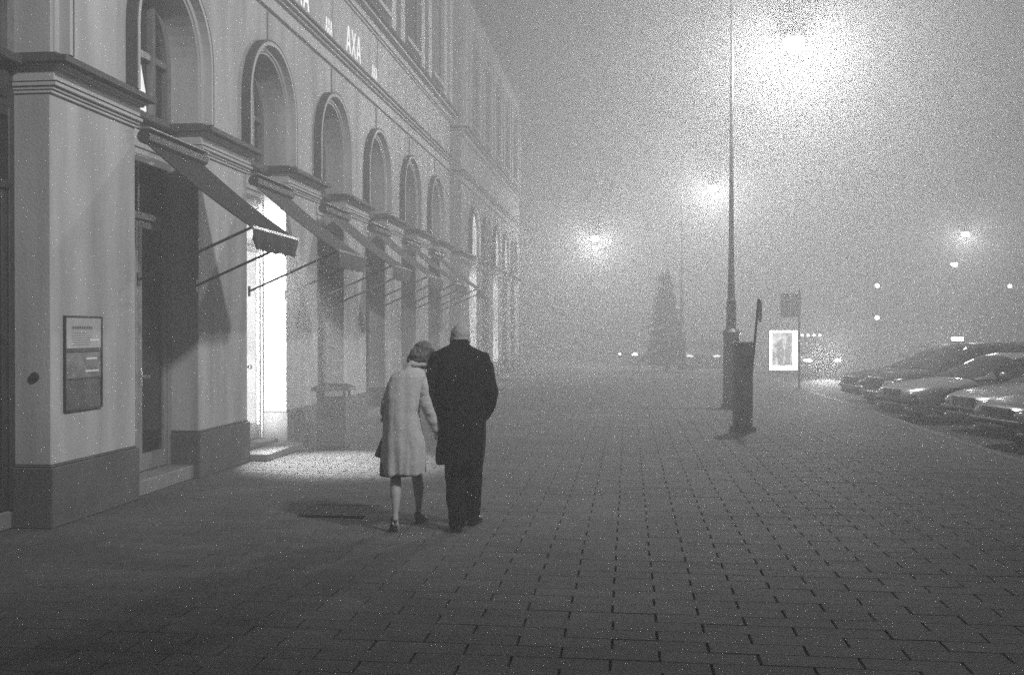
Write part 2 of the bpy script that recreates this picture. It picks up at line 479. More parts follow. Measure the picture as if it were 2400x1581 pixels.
    MB().box(-5.42, XF+0.01, y_begin-0.01, y_end+0.01, 6.55, 7.55).build('frieze', M['stucco'], root)
    s = MB()
    for z0, z1, pr in ((7.55, 7.59, 0.05), (7.59, 7.63, 0.09), (7.63, 7.73, 0.07), (7.73, 7.78, 0.20)):
        s.box(-5.42, XF+pr, y_begin-pr, y_end+pr, z0, z1)
    s.build('main_cornice', M['stucco_trim'], root, bevel=0.006)
    MB().box(-5.42, XF+0.28, y_begin-0.28, y_end+0.28, 7.78, 7.84).build('cornice_dark_edge', M['lead_shade'], root, bevel=0.012)
    # upper storey: wall with tall rectangular windows between pilaster strips
    u = MB(); WZ0, WZ1, HW = 8.25, 10.9, 0.62
    pv = y_begin
    for c in centres:
        u.box(-5.42, XF, pv, c-HW, 7.84, top); u.box(-5.42, XF, c-HW, c+HW, 7.84, WZ0); u.box(-5.42, XF, c-HW, c+HW, WZ1, top)
        pv = c + HW
    u.box(-5.42, XF, pv, y_end, 7.84, top)
    u.build('upper_wall', M['stucco'], root)
    for (a, b) in edges:
        m_ = (a+b)/2 if a != y_begin else b - 0.75
        pi2 = MB()
        for d in (-0.42, 0.42):
            pi2.box(XF, XF+0.12, m_+d-0.19, m_+d+0.19, 7.95, top-0.8)
            pi2.box(XF, XF+0.17, m_+d-0.23, m_+d+0.23, 7.84, 7.95)
        pi2.build('pilaster', M['stucco_trim'], root, bevel=0.01)
    for c in centres:
        f_ = MB()
        f_.box(XF, XF+0.06, c-HW-0.1, c-HW, WZ0, WZ1+0.1); f_.box(XF, XF+0.06, c+HW, c+HW+0.1, WZ0, WZ1+0.1); f_.box(XF, XF+0.06, c-HW, c+HW, WZ1, WZ1+0.1)
        f_.box(-5.3, -5.22, c-0.04, c+0.04, WZ0, WZ1); f_.box(-5.3, -5.22, c-HW, c-HW+0.07, WZ0, WZ1); f_.box(-5.3, -5.22, c+HW-0.07, c+HW, WZ0, WZ1)
        f_.box(-5.3, -5.225, c-HW+0.07, c-0.04, 9.9, 9.97); f_.box(-5.3, -5.225, c+0.04, c+HW-0.07, 9.9, 9.97)
        win = f_.build('upper_window', M['win_frame'], root)
        MB().box(XF-0.02, XF+0.16, c-HW-0.14, c+HW+0.14, WZ0-0.09, WZ0).build('sill', M['stucco_trim'], win)
        MB().box(-5.32, -5.3, c-HW, c+HW, WZ0, WZ1).build('pane', M['dark_glass'], win)
    rf = MB().box(-5.42, XF+0.35, y_begin-0.35, y_end+0.35, top, top+0.3)
    rf.box(-16, -5.42, y_begin-0.1, y_end+0.1, top, top+0.3)
    rf.build('roof', M['lead_shade'], root)
    MB().box(-15.9, -15.7, y_begin, y_end, 0, top).build('rear_wall', M['stucco'], root)
    su = MB().box(-15.6, -5.43, y_end-0.15, y_end, 4.16, top-0.001)
    su.build('end_wall', M['stucco'], root)
    # infill of each bay: door, spandrel panel, arched window
    for i, c in enumerate(centres):
        open_door = lit_door.get(i) == 'room'; dark_bay = i == 2 and lit_door.get(4) == 'room'
        pn = MB().box(XD-0.06, XD+0.03, c-RO, c+RO, 3.66, 4.02)
        pn.box(XD+0.03, XD+0.05, c-RO+0.12, c+RO-0.12, 3.73, 3.96)
        pn.build('spandrel_panel', M['door_wood'] if dark_bay else M['stucco_trim'], root, bevel=0.006)
        sl = MB().box(XD-0.06, XD+0.16, c-RO, c+RO, 4.02, 4.10).build('window_sill', M['lead_shade'], root, bevel=0.01)
        # arched window
        fm = MB(); po, pi_ = rim(c, RO, 4.10), rim(c, RO-0.10, 4.10)
        for a in range(len(po)-1):
            A, B, A2, B2 = po[a], po[a+1], pi_[a], pi_[a+1]
            x0, x1 = XD-0.04, XD+0.03
            fm.add([(x1, *A), (x1, *B), (x1, *B2), (x1, *A2), (x0, *A2), (x0, *B2)], [(0, 1, 2, 3), (3, 2, 5, 4)])
        for d_ in (-0.32, 0.32): fm.box(XD-0.04, XD+0.035, c+d_-0.035, c+d_+0.035, 4.10, SP+0.56)
        fm.box(XD-0.04, XD+0.025, c-RO+0.09, c-0.355, SP-0.05, SP+0.02); fm.box(XD-0.04, XD+0.025, c-0.285, c+0.285, SP-0.05, SP+0.02); fm.box(XD-0.04, XD+0.025, c+0.355, c+RO-0.09, SP-0.05, SP+0.02)
        wi = fm.build('arched_window', M['win_frame'], root)
        for sgn in (-1, 1):
            n = NA//2
            poly = [(c, 4.10), (c + sgn*(RO-0.05), 4.10)] + [(c + sgn*(RO-0.05)*math.cos(math.pi/2*k/n), SP + (RO-0.05)*math.sin(math.pi/2*k/n)) for k in range(n+1)]
            pm = MB(); pm.add([(XD-0.035, a, b) for a, b in poly], [tuple(range(len(poly)))])
            lit = lit_arch.get(i)
            mm = M['dark_glass']
            if lit == 'far': mm = M['lit_far']
            if lit == 'near' and sgn == 1: mm = M['dark_glass']
            pm.build('pane', mm, wi)
            if lit == 'near' and sgn == 1:
                lp = MB().add([(XD-0.030, c-0.26, 4.12), (XD-0.030, c+0.27, 4.12), (XD-0.030, c+0.25, 4.4), (XD-0.030, c+0.12, 4.74), (XD-0.030, c-0.26, 4.74)], [(0, 1, 2, 3, 4)])
                lp.build('lit_pane', M['lit_window'], wi)
        # door
        lm = M['door_wood'] if dark_bay else M['door_light']
        fr = MB()
        z0 = 0.16
        for (a, b) in ((c-RO, c-RO+0.08), (c+RO-0.08, c+RO)):
            fr.box(XD-0.07, XD+0.03, a, b, z0, 3.66)
        fr.box(XD-0.07, XD+0.028, c-RO+0.08, c+RO-0.08, 3.58, 3.66)
        fr.box(XD-0.07, XD+0.04, c-RO+0.08, c+RO-0.08, 2.95, 3.03)
        d = fr.build('door', lm, root, bevel=0.006)
        rim_w = 0.075
        for sgn in (-1, 1):
            y0, y1 = (c-RO+0.082, c-0.003) if sgn < 0 else (c+0.003, c+RO-0.082)
            lf = MB()
            lf.box(XD-0.05, XD+0.012, y0, y0+rim_w, z0+0.01, 2.945); lf.box(XD-0.05, XD+0.012, y1-rim_w, y1, z0+0.01, 2.945)
            lf.box(XD-0.05, XD+0.010, y0+rim_w, y1-rim_w, 2.86, 2.945)
            lf.box(XD-0.05, XD+0.010, y0+rim_w, y1-rim_w, z0+0.01, 0.36)
            lf.build('door_leaf', M['door_light'] if open_door or i == 3 else M['door_wood'], d, bevel=0.005)
            gm = M['clear_glass'] if open_door else (M['lit_far'] if lit_door.get(i) == 'far' else M['dark_glass'])
            MB().box(XD-0.03, XD-0.02, y0+rim_w, y1-rim_w, 0.36, 2.86).build('pane', gm, d)
            MB().box(XD-0.03, XD-0.02, c-RO+0.08 if sgn < 0 else c+0.02, c-0.02 if sgn < 0 else c+RO-0.08, 3.03, 3.58).build('pane', gm, d)
        MB().box(XD-0.05, XD+0.012, c-0.02, c+0.02, 3.03, 3.58).build('glazing_bar', lm, d)
        hd = MB().tube([(XD+0.012, c+0.045, 1.22), (XD+0.075, c+0.045, 1.22)], 0.012, 8)
        hd.ell((XD+0.085, c+0.045, 1.22), (0.032, 0.032, 0.032), 12, 8)
        hd.box(XD+0.0125, XD+0.018, c+0.02, c+0.07, 1.12, 1.32)
        hd.build('handle', M['chrome'], d, smooth=False)
        stp = MB()
        if open_door:
            stp.box(-5.42, XF+0.27, c-RO+0.035, c+RO-0.035, 0.0, 0.10); stp.box(-5.42, XF-0.12, c-RO+0.001, c+RO-0.001, 0.10, 0.16)
        else:
            stp.box(-5.42, XF-0.04 if not dark_bay else XD+0.02, c-RO+0.035, c+RO-0.035, 0.0, 0.16)
        stp.build('doorstep', M['step'], root, bevel=0.012)
        if lit_door.get(i) == 'far':
            bl = MB()
            for q in range(12):
                bl.box(XD-0.015, XD-0.010, c-RO+0.1, c+RO-0.1, 1.2+q*0.14, 1.2+q*0.14+0.05)
            bl.build('blind', M['win_frame'], d)

C1 = [10.4 + 3.0*k for k in range(-3, 6)]
arc = empty('arcade_building', (0, 0, 0), 0, 'long pale stuccoed building at left with arched windows over awninged shop doors', 'building')
build_facade(arc, C1, -0.1, 27.6, 13.0, lit_arch={3: 'near'}, lit_door={4: 'room'})
C2 = [31.9 + 2.77*k for k in range(5)]
arc2 = empty('arcade_building', (0, 0, 0), 0, 'fog-veiled building beyond the long arcade, with a few lit arched windows', 'building')
build_facade(arc2, C2, 29.6, 45.4, 12.2, lit_arch={0: 'far', 2: 'far', 3: 'far'}, lit_door={0: 'far', 2: 'far'})

# the lit shop behind the second door: a room brightened by added glowing panels
rm = MB()
ya, yb, xa, xb, za, zb = 12.3, 15.0, -9.0, -5.43, 0.16, 3.6
rm.quad((xa, ya, za), (xb, ya, za), (xb, yb, za), (xa, yb, za)); rm.quad((xa, ya, zb), (xb, ya, zb), (xb, yb, zb), (xa, yb, zb))
rm.quad((xa, ya, za), (xa, yb, za), (xa, yb, zb), (xa, ya, zb)); rm.quad((xa, ya, za), (xb, ya, za), (xb, ya, zb), (xa, ya, zb))
rm.quad((xa, yb, za), (xb, yb, za), (xb, yb, zb), (xa, yb, zb))
rm.build('shop_room', M['room'], arc)
def area(name, loc, rot, size, power, parent=None):
    l = bpy.data.lights.new(name, 'AREA'); l.shape = 'RECTANGLE'; l.size = size[0]; l.size_y = size[1]; l.energy = power
    o = bpy.data.objects.new(name, l); col.objects.link(o); o.location = loc; o.rotation_euler = rot
    if parent: o.parent = parent
    return o
def point(name, loc, power, rad, parent=None):
    l = bpy.data.lights.new(name, 'POINT'); l.energy = power; l.shadow_soft_size = rad
    o = bpy.data.objects.new(name, l); col.objects.link(o); o.location = loc
    if parent: o.parent = parent
    return o
def spot(name, loc, target, power, angle, blend, rad, parent=None):
    l = bpy.data.lights.new(name, 'SPOT'); l.energy = power; l.spot_size = R(angle); l.spot_blend = blend; l.shadow_soft_size = rad
    o = bpy.data.objects.new(name, l); col.objects.link(o); o.location = loc
    d = Vector(target) - Vector(loc); o.rotation_euler = d.to_track_quat('-Z', 'Y').to_euler()
    if parent: o.parent = parent
    return o
MB().box(-8.9, -5.45, 14.90, 14.94, 0.3, 3.5).build('added_glow_panel', M['shop_glow'], arc)  # glowing wall added in place of shop lamps
MB().box(-8.9, -5.6, 12.4, 14.85, 3.50, 3.54).build('added_ceiling_glow', M['shop_glow'], arc)
st_ = empty('added_strip', (-5.2, 12.652, 1.9), 0, 'added upright light strip hidden behind the jamb of the bright shop doorway', 'light')
MB().box(-0.07, 0.07, 0.0, 0.03, -1.6, 1.6).build('added_strip_housing', M['steel'], st_)
area('added_reveal_light', (0, 0.035, 0), (R(90), 0, 0), (0.12, 3.1), 90, st_).data.spread = R(36)  # unseen strip, added to brighten the opposite door reveal
spot('doorway_beam', (-5.14, 13.42, 3.60), (-3.8, 12.66, 0.0), 3800, 44, 0.9, 0.12, arc)

# ------------------------------------------------------------------ awnings
def awning(c, i, m_):
    lab = ['dark canvas shop awning nearest the camera, over the first unlit door',
           'shop awning over the brightly lit doorway', 'third shop awning, over the door just beyond the bright doorway',
           'fourth shop awning from the camera, greyed by fog', 'fifth shop awning from the camera, faint in the fog',
           'farthest shop awning, almost lost in the fog above the man'][i]
    r = empty('awning', (XF, c, 0), 0, lab, 'awning', 'awnings along the arcade')
    w = 0.69
    x1, z0, z1 = 1.21, 3.68, 2.78
    n = 10; t = 0.010
    top_, bot = [], []
    fb = MB()
    for k in range(n+1):
        q = k/n; x = 0.06 + (x1-0.06)*q; z = z0 + (z1-z0)*q - 0.035*math.sin(math.pi*q)
        top_.append((x, z)); bot.append((x-0.007, z-t))
    poly = top_ + bot[::-1]
    fb.prism(poly, 'y', -w, w)
    fb.build('canvas', m_, r, smooth=False)
    va = MB(); ny = 14; vv = []
    for a in range(ny+1):
        y = -w + 2*w*a/ny
        drop = 0.21 - (0.09 if a in (0, ny) else 0.0) + 0.012*math.sin(a*2.1)
        wv = 0.008*math.sin(a*1.7 + i)
        vv += [(x1+0.018, y, z1-0.01), (x1+0.022+wv, y, z1-0.01-drop*0.6), (x1+0.012+wv*1.6, y, z1-0.01-drop)]
    ff = []
    for a in range(ny):
        for b in range(2):
            ff.append((a*3+b, a*3+b+1, (a+1)*3+b+1, (a+1)*3+b))
    vo = va.add(vv, ff).build('valance', m_, r)
    so = vo.modifiers.new('s', 'SOLIDIFY'); so.thickness = 0.006
    MB().tube([(x1+0.005, -w-0.01, z1-0.005), (x1+0.005, w+0.01, z1-0.005)], 0.022, 10).build('front_bar', M['steel'] if i == 0 else M['win_frame'], r, smooth=False)
    bx = MB().tube([(0.075, -w-0.03, z0+0.03), (0.075, w+0.03, z0+0.03)], 0.07, 12)
    bx.build('roller', M['iron'], r)
    MB().box(0.0, 0.155, -w-0.035, w+0.035, z0+0.105, z0+0.125).build('roller_cover', M['door_light'], r, bevel=0.005)
    for y in (-w+0.0, w-0.0):
        am = MB().tube([(0.01, y, 2.25), (0.10, y, 2.29), (x1, y, z1-0.01)], 0.015, 8)
        am.box(0.0, 0.012, y-0.03, y+0.03, 2.18, 2.32)
        am.build('arm', M['iron'], r)
for i in range(6):
    awning(C1[3+i], i, M['canvas'] if i == 0 else M['canvas_lightened'])

# ------------------------------------------------------------------ lettering on the frieze
def bar(mb, a, b, w, x0, x1):
    """upright letter stroke from a to b, horizontal width w"""
    (y0, z0), (y1, z1) = a, b
    mb.prism([(y0-w/2, z0), (y0+w/2, z0), (y1+w/2, z1), (y1-w/2, z1)], 'x', x0, x1)
def letter_A(y, z, W, H, x):
    m = MB(); t = W*0.17
    bar(m, (y+t/2, z), (y+W/2-t*0.12, z+H), t, x, x+0.006)
    bar(m, (y+W-t/2, z), (y+W/2+t*0.12, z+H), t, x+0.0015, x+0.0075)
    m.box(x+0.001, x+0.0052, y+W*0.28, y+W*0.72, z+H*0.24, z+H*0.38); return m
def letter_X(y, z, W, H, x):
    m = MB(); t = W*0.17
    bar(m, (y+t/2, z), (y+W-t/2, z+H), t, x, x+0.006)
    bar(m, (y+W-t/2, z), (y+t/2, z+H), t, x+0.0015, x+0.0075); return m
def axa(y0, y1, z, H, label):
    r = empty('lettering_sign', (0, 0, 0), 0, label, 'sign', 'lettering along the frieze')
    w = (y1-y0); W = w*0.29; g = (w - 3*W)/2
    for k in range(3):
        y = y0 + k*(W+g)
        (letter_X if k == 1 else letter_A)(y, z, W, H, XF+0.022).build('letter', M['letters'], r)
    fx_ = MB()
    for k in range(3): fx_.box(XF+0.0101, XF+0.0218, y0+k*(W+g)+W/2-0.02, y0+k*(W+g)+W/2+0.02, z+H*0.4, z+H*0.5)
    fx_.build('fixing', M['iron'], r)
    return r
axa(14.22, 15.16, 6.71, 0.46, 'large white AXA letters nearest the camera, cut by the top of the picture')
axa(17.24, 18.19, 6.71, 0.46, 'large white AXA letters in full view on the frieze')
for (a, b, lab) in ((16.02, 16.38, 'small white AXA letters with a thin rod, between the two large ones'),
                    (19.02, 19.40, 'small white AXA letters with a thin rod, farthest along the frieze')):
    r = axa(a, b, 6.69, 0.24, lab)
    MB().tube([(XF+0.04, b+0.02, 6.95), (XF+0.04, b+0.02, 7.5)], 0.010, 8).build('rod', M['stucco_trim'], r)

# ------------------------------------------------------------------ notice case and bell on the near pier
nc = empty('notice_case', (XF, 8.65, 1.43), 0, 'flat framed notice case with three panels on the nearest pier', 'notice case')
w, h = 0.315, 0.43
fr = MB()
for a in ((-w, w, h-0.014, h), (-w, w, -h, -h+0.014)): fr.box(0.001, 0.03, a[0], a[1], a[2], a[3])
for a in ((-w, -w+0.014), (w-0.014, w)): fr.box(0.001, 0.03, a[0], a[1], -h+0.014, h-0.014)
fr.box(0.001, 0.028, -w+0.014, w-0.014, 0.10, 0.135); fr.box(0.001, 0.026, -w+0.014, w-0.014, -0.15, -0.135)
fr.build('frame', M['iron'], nc, bevel=0.003)
for (a, b, m_) in ((0.1355, h-0.0145, M['paper']), (-0.1345, 0.0995, M['paper_mid']), (-h+0.0145, -0.1505, M['paper_dark'])):
    MB().box(0.002, 0.020, -w+0.0145, w-0.0145, a, b).build('panel', m_, nc)
lb = MB()
random.seed(3)
for q in range(9):
    lb.box(0.0205, 0.0215, -0.19+q*0.038, -0.165+q*0.038, 0.31, 0.335)
for q in range(6):
    lb.box(0.0205, 0.0215, -0.2, 0.05+0.12*random.random(), 0.165+q*0.021, 0.169+q*0.021)
lb.build('print', M['sign_face'], nc)
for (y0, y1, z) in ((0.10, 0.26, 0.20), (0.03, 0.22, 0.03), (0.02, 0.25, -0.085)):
    MB().box(0.0208, 0.0225, y0, y1, z, z+0.016).build('painted_reflection', M['white_streak'], nc)  # white strips painted in place of lamp reflections on the glass
db = empty('doorbell', (-5.15, 8.148, 1.32), 0, 'small round dark doorbell on the side of the nearest pier', 'doorbell')
MB().tube([(0, 0, 0), (0, -0.018, 0)], [0.045, 0.038], 16).build('rose', M['iron'], db)
MB().tube([(0, -0.018, 0), (0, -0.026, 0)], 0.014, 12).build('button', M['steel'], db)

# ------------------------------------------------------------------ litter bin by the wall
lb_ = empty('litter_bin', (-4.28, 14.15, 0), R(4), 'grey box-shaped litter bin with an overhanging lid beside the lit doorway', 'litter bin')
b = MB().box(-0.21, 0.21, -0.19, 0.19, 0.05, 0.76); b.build('body', M['bin_grey'], lb_, bevel=0.015)
b = MB()
for x in (-0.21, 0.17):
    for y in (-0.19, 0.15): b.box(x, x+0.04, y, y+0.04, 0.0, 0.049)
b.build('feet', M['iron'], lb_)
b = MB()
for x in (-0.215, 0.175):
    for y in (-0.195, 0.155): b.box(x, x+0.04, y, y+0.04, 0.762, 0.86)
b.build('lid_posts', M['iron'], lb_)
b = MB().add([(-0.29, -0.25, 0.86), (0.29, -0.25, 0.86), (0.29, 0.25, 0.86), (-0.29, 0.25, 0.86), (-0.27, -0.23, 0.91), (0.27, -0.23, 0.91), (0.27, 0.23, 0.91), (-0.27, 0.23, 0.91), (-0.17, -0.15, 0.95), (0.17, -0.15, 0.95), (0.17, 0.15, 0.95), (-0.17, 0.15, 0.95)],
             [(0, 3, 2, 1), (8, 9, 10, 11)] + [(k, (k+1) % 4, 4+(k+1) % 4, 4+k) for k in range(4)] + [(4+k, 4+(k+1) % 4, 8+(k+1) % 4, 8+k) for k in range(4)])
b.build('lid', M['iron'], lb_, bevel=0.006)
MB().box(-0.12, 0.12, -0.197, -0.191, 0.42, 0.62).build('ash_plate', M['iron'], lb_)

# ------------------------------------------------------------------ street lamps
def street_lamp(x, y, rz, lab, power, arm=1.35, h=7.95, r=0.22, full=True):
    t = empty('street_lamp', (x, y, 0), rz, lab, 'street lamp', 'street lamps in the fog')
    top_h = h + 1.35
    p = MB().tube([(0, 0, 0.0), (0, 0, 0.12), (0, 0, 0.13), (0, 0, 1.0), (0, 0, 1.62), (0, 0, 1.70), (0, 0, 1.78)], [0.23, 0.23, 0.185, 0.18, 0.175, 0.20, 0.12], 16)
    p.box(-0.11, 0.11, -0.192, -0.15, 0.35, 0.95)
    p.build('base', M['iron'], t)
    MB().tube([(0, 0, 1.78), (0, 0, 2.4), (0, 0, 2.45), (0, 0, 3.6), (0, 0, 5.5), (0, 0, top_h)], [0.115, 0.105, 0.082, 0.058, 0.044, 0.028], 14).build('pole', M['iron'], t, smooth=False)
    pts = []
    for k in range(13):
        a = math.pi * k / 12
        pts.append((arm/2 - arm/2*math.cos(a), 0, top_h + 0.55*math.sin(a)))
    pts += [(arm, 0, h+0.55)]
    MB().tube(pts, 0.022, 8).build('arm', M['iron'], t)
    hd = MB().tube([(arm, 0, h+0.55), (arm, 0, h+0.42), (arm, 0, h+0.36), (arm, 0, h+0.24), (arm, 0, h+0.16)], [0.04, 0.07, 0.10, 0.26, 0.28], 18)
    hd.build('lamp_head', M['iron'], t)
    MB().ell((arm, 0, h+0.05), (0.22, 0.22, 0.13), 18, 10).build('lamp_bowl', M['bulb'], t, smooth=True)
    if power: point('lamp_glow', (arm, 0, h - 0.02), power, 0.26, t)
    return t
street_lamp(2.26, 22.45, R(2), 'nearest street lamp, tall tapering post with hanging head blazing in the fog', LAMP_P*2.0)
street_lamp(2.34, 44.7, 0, 'second street lamp in the row, smaller glow left of the near post', LAMP_P*1.6)
def hanging_lamp(x, y, z, half, lab, power):
    t = empty('hanging_lamp', (x, y, 0), 0, lab, 'street lamp', 'street lamps in the fog')
    wire = [(-half + 2*half*k/16, 0, z + 0.95 + 1.1*((k-8)/8.0)**2) for k in range(17)]
    MB().tube(wire, 0.005, 6).build('span_wire', M['iron'], t)
    MB().tube([(0, 0, z+0.95), (0, 0, z+0.42), (0, 0, z+0.36), (0, 0, z+0.24), (0, 0, z+0.16)], [0.02, 0.05, 0.10, 0.26, 0.28], 18).build('lamp_head', M['iron'], t)
    MB().ell((0, 0, z+0.05), (0.22, 0.22, 0.13), 18, 10).build('lamp_bowl', M['bulb'], t, smooth=True)
    if power: point('lamp_glow', (0, 0, z-0.02), power, 0.26, t)
    return t
hanging_lamp(-1.65, 50.2, 6.3, 12, 'hanging lamp glowing alone above the middle of the foggy street', LAMP_P*1.6)
hanging_lamp(18.3, 57.0, 6.95, 12, 'far hanging lamp glowing at right above the parked cars', LAMP_P*1.3)
hanging_lamp(20.8, 66.9, 5.95, 12, 'farther small hanging lamp just below the far right glow', 0)
# floodlight mast beyond the right edge of the picture: it lights the facade and throws the awning's shadow on the pier
fm = empty('floodlight_mast', (12.0, -1.6, -0.12), 0, 'tall floodlight mast across the road, aimed at the arcade', 'floodlight')
MB().tube([(0, 0, 0), (0, 0, 15.2)], [0.16, 0.09], 14).build('pole', M['iron'], fm)
MB().box(-0.3, 0.06, -0.3, 0.3, 14.95, 15.4).build('lamp_head', M['iron'], fm)
MB().box(-0.31, -0.301, -0.26, 0.26, 15.0, 15.35).build('lens', M['bulb'], fm)
spot('floodlight_beam', (11.6, -1.5, 15.05), (-5.0, 12.8, 4.0), 33000, 47, 0.85, 0.7)

# ------------------------------------------------------------------ ticket machine, leaning sign, road sign, poster box
tm = empty('ticket_machine', (1.95, 17.45, 0), R(8), 'slim dark parking ticket machine beside the street lamp post', 'ticket machine')
MB().box(-0.15, 0.15, -0.12, 0.12, 0.10, 1.47).build('body', M['sign_face'], tm, bevel=0.02)
MB().box(-0.19, 0.19, -0.16, 0.16, 0.0, 0.099).build('base', M['iron'], tm, bevel=0.01)
MB().box(-0.17, 0.17, -0.14, 0.14, 1.472, 1.54).build('cap', M['iron'], tm, bevel=0.02)
MB().box(-0.09, 0.09, -0.126, -0.1215, 1.10, 1.30).build('screen', M['car_glass'], tm)
MB().box(-0.05, 0.05, -0.13, -0.1215, 0.78, 0.86).build('ticket_slot', M['steel'], tm)
sg = empty('leaning_sign', (2.13, 17.55, 0), R(6.6), 'thin leaning sign post seen edge-on beside the ticket machine', 'sign post')
MB().tube([(-0.10, 0, 0), (0.10, 0, 2.28)], 0.022, 10).build('post', M['iron'], sg)
sp_ = MB().tube([(0, -0.006, 0), (0, 0.006, 0)], 0.21, 20)
o = sp_.build('sign_plate', M['sign_face'], sg, loc=(0.125, 0.0, 2.08)); o.rotation_euler = (0, R(5), R(84))
rs = empty('road_sign', (4.82, 30.6, 0), R(6), 'dark double panel road sign on a post above the lit poster box', 'road sign')
MB().tube([(0.27, 0.03, 0), (0.27, 0.03, 2.95)], 0.035, 10).build('post', M['iron'], rs)
MB().box(-0.30, -0.01, -0.02, 0.0, 2.15, 2.85).build('sign_plate', M['sign_face'], rs)
MB().box(0.01, 0.31, -0.02, 0.0, 2.15, 2.85).build('sign_plate', M['sign_face'], rs)
pb = empty('poster_lightbox', (6.2, 41.0, -0.12), R(8), 'glowing poster lightbox standing beside the dazzling headlights', 'advertising lightbox')
MB().box(-0.60, 0.60, 0.02, 0.16, 0.25, 1.90).build('case', M['iron'], pb, bevel=0.02)
MB().box(-0.48, -0.38, 0.04, 0.14, 0.0, 0.25).build('leg', M['iron'], pb); MB().box(0.38, 0.48, 0.04, 0.14, 0.0, 0.25).build('leg', M['iron'], pb)
MB().box(-0.57, 0.57, 0.008, 0.019, 0.28, 1.87).build('glowing_face', M['lightbox'], pb)
MB().box(-0.47, 0.36, 0.003, 0.0075, 0.46, 1.79).build('poster', M['lightbox_print'], pb)
ps = MB()
ps.prism([(-0.22, 0.5), (-0.30, 1.05), (-0.22, 1.35), (-0.08, 1.42), (0.02, 1.1), (-0.02, 0.5)], 'y', 0.0, 0.0025)
ps.prism([(0.06, 0.5), (0.03, 1.0), (0.10, 1.32), (0.24, 1.38), (0.30, 1.0), (0.26, 0.5)], 'y', 0.0, 0.0025)
ps.build('figure_print', emat('poster_figure_print', 0.8, 'NONE', 0.5, 9.0), pb)

def traffic_light(x, y, rz, heads, lab):
    t = empty('traffic_light', (x, y, -0.12), rz, lab, 'traffic light', 'traffic lights across the square')
    MB().tube([(0, 0.14, 0), (0, 0.14, max(heads)+0.5)], 0.06, 10).build('pole', M['iron'], t)
    for hz in heads:
        MB().box(-0.15, 0.15, -0.1, 0.1, hz-0.45, hz+0.4).build('signal_head', M['plastic'], t, bevel=0.02)
        MB().tube([(0, -0.101, hz+0.12), (0, -0.115, hz+0.12)], 0.11, 14).build('lit_lens', M['marker'], t)
    return t
traffic_light(12.4, 51.8, R(-10), (4.0, 2.4), 'traffic light with two lit signals one above the other, behind the parked cars')
traffic_light(20.9, 57.8, R(-15), (4.2,), 'traffic light with one lit signal near the right edge')
ns = empty('illuminated_sign', (16.8, 31.4, -0.12), R(-20), 'tall illuminated letter sign cut by the right edge', 'sign')
MB().box(-0.03, 0.63, 0.05, 0.2, 1.65, 2.75).build('case', M['iron'], ns, bevel=0.02)
MB().tube([(0.3, 0.13, 0), (0.3, 0.13, 1.66)], 0.06, 10).build('post', M['iron'], ns)
lt = MB().box(0.05, 0.13, 0.03, 0.049, 2.22, 2.68)
lt.box(0.13, 0.33, 0.03, 0.049, 2.60, 2.68); lt.box(0.13, 0.33, 0.03, 0.049, 2.40, 2.48); lt.box(0.33, 0.41, 0.03, 0.049, 2.44, 2.64); lt.box(0.3, 0.4, 0.03, 0.049, 2.22, 2.395)
lt.build('letter', M['neon'], ns)
MB().box(0.05, 0.43, 0.03, 0.049, 1.75, 2.08).build('lit_panel', M['neon'], ns)

# ------------------------------------------------------------------ a dark conifer in the fog
random.seed(11)
tr = empty('conifer', (1.57, 42.8, 0), 0, 'dark conical conifer standing in the fog left of the lamp post', 'tree')
MB().tube([(0, 0, 0), (0.02, 0, 2.0), (0.0, 0.02, 4.25)], [0.12, 0.08, 0.012], 10).build('trunk', M['bark'], tr)
cr = MB(); HT = 4.3
for b_ in range(150):                        # drooping boughs, each carrying flat sprays
    z = 0.35 + (HT - 0.45) * (b_/150.0)**0.9 + random.uniform(-0.12, 0.12)
    q_ = max(0.0, (HT - z)/(HT - 0.3)); a = b_*2.399 + random.uniform(-0.4, 0.4)
    reach = (0.12 + 0.92*q_**0.85) * random.uniform(0.62, 1.15)
    for k in range(int(16 + 80*q_)):
        u = random.random()**0.6
        c = Vector((reach*u*math.cos(a), reach*u*math.sin(a), z - 0.30*reach*u*u + 0.10*u))
        sd = Vector((-math.sin(a), math.cos(a), 0)) * random.uniform(-0.30, 0.30) * (1.15 - u) * (0.4 + q_)
        c = c + sd + Vector((0, 0, random.uniform(-0.09, 0.05)))
        d = Vector((math.cos(a), math.sin(a), random.uniform(-0.7, 0.2))).normalized()
        s_ = Vector((-math.sin(a), math.cos(a), random.uniform(-0.5, 0.5))).normalized()
        ln, wd = random.uniform(0.09, 0.18), random.uniform(0.03, 0.06)
        cr.add([c - s_*wd, c + d*ln*0.5 - s_*wd*0.8 + Vector((0, 0, 0.02)), c + d*ln, c + d*ln*0.5 + s_*wd*0.8, c + s_*wd], [(0, 1, 2, 3, 4)])
cr.build('crown', M['needle'], tr)

# ------------------------------------------------------------------ cars
def lerp_tab(tab, x):
    if x <= tab[0][0]: return tab[0][1]
    for (a, va), (b, vb) in zip(tab, tab[1:]):
        if x <= b:
            q = (x-a)/(b-a); q = q*q*(3-2*q) if False else q
            return va + (vb-va)*q
    return tab[-1][1]

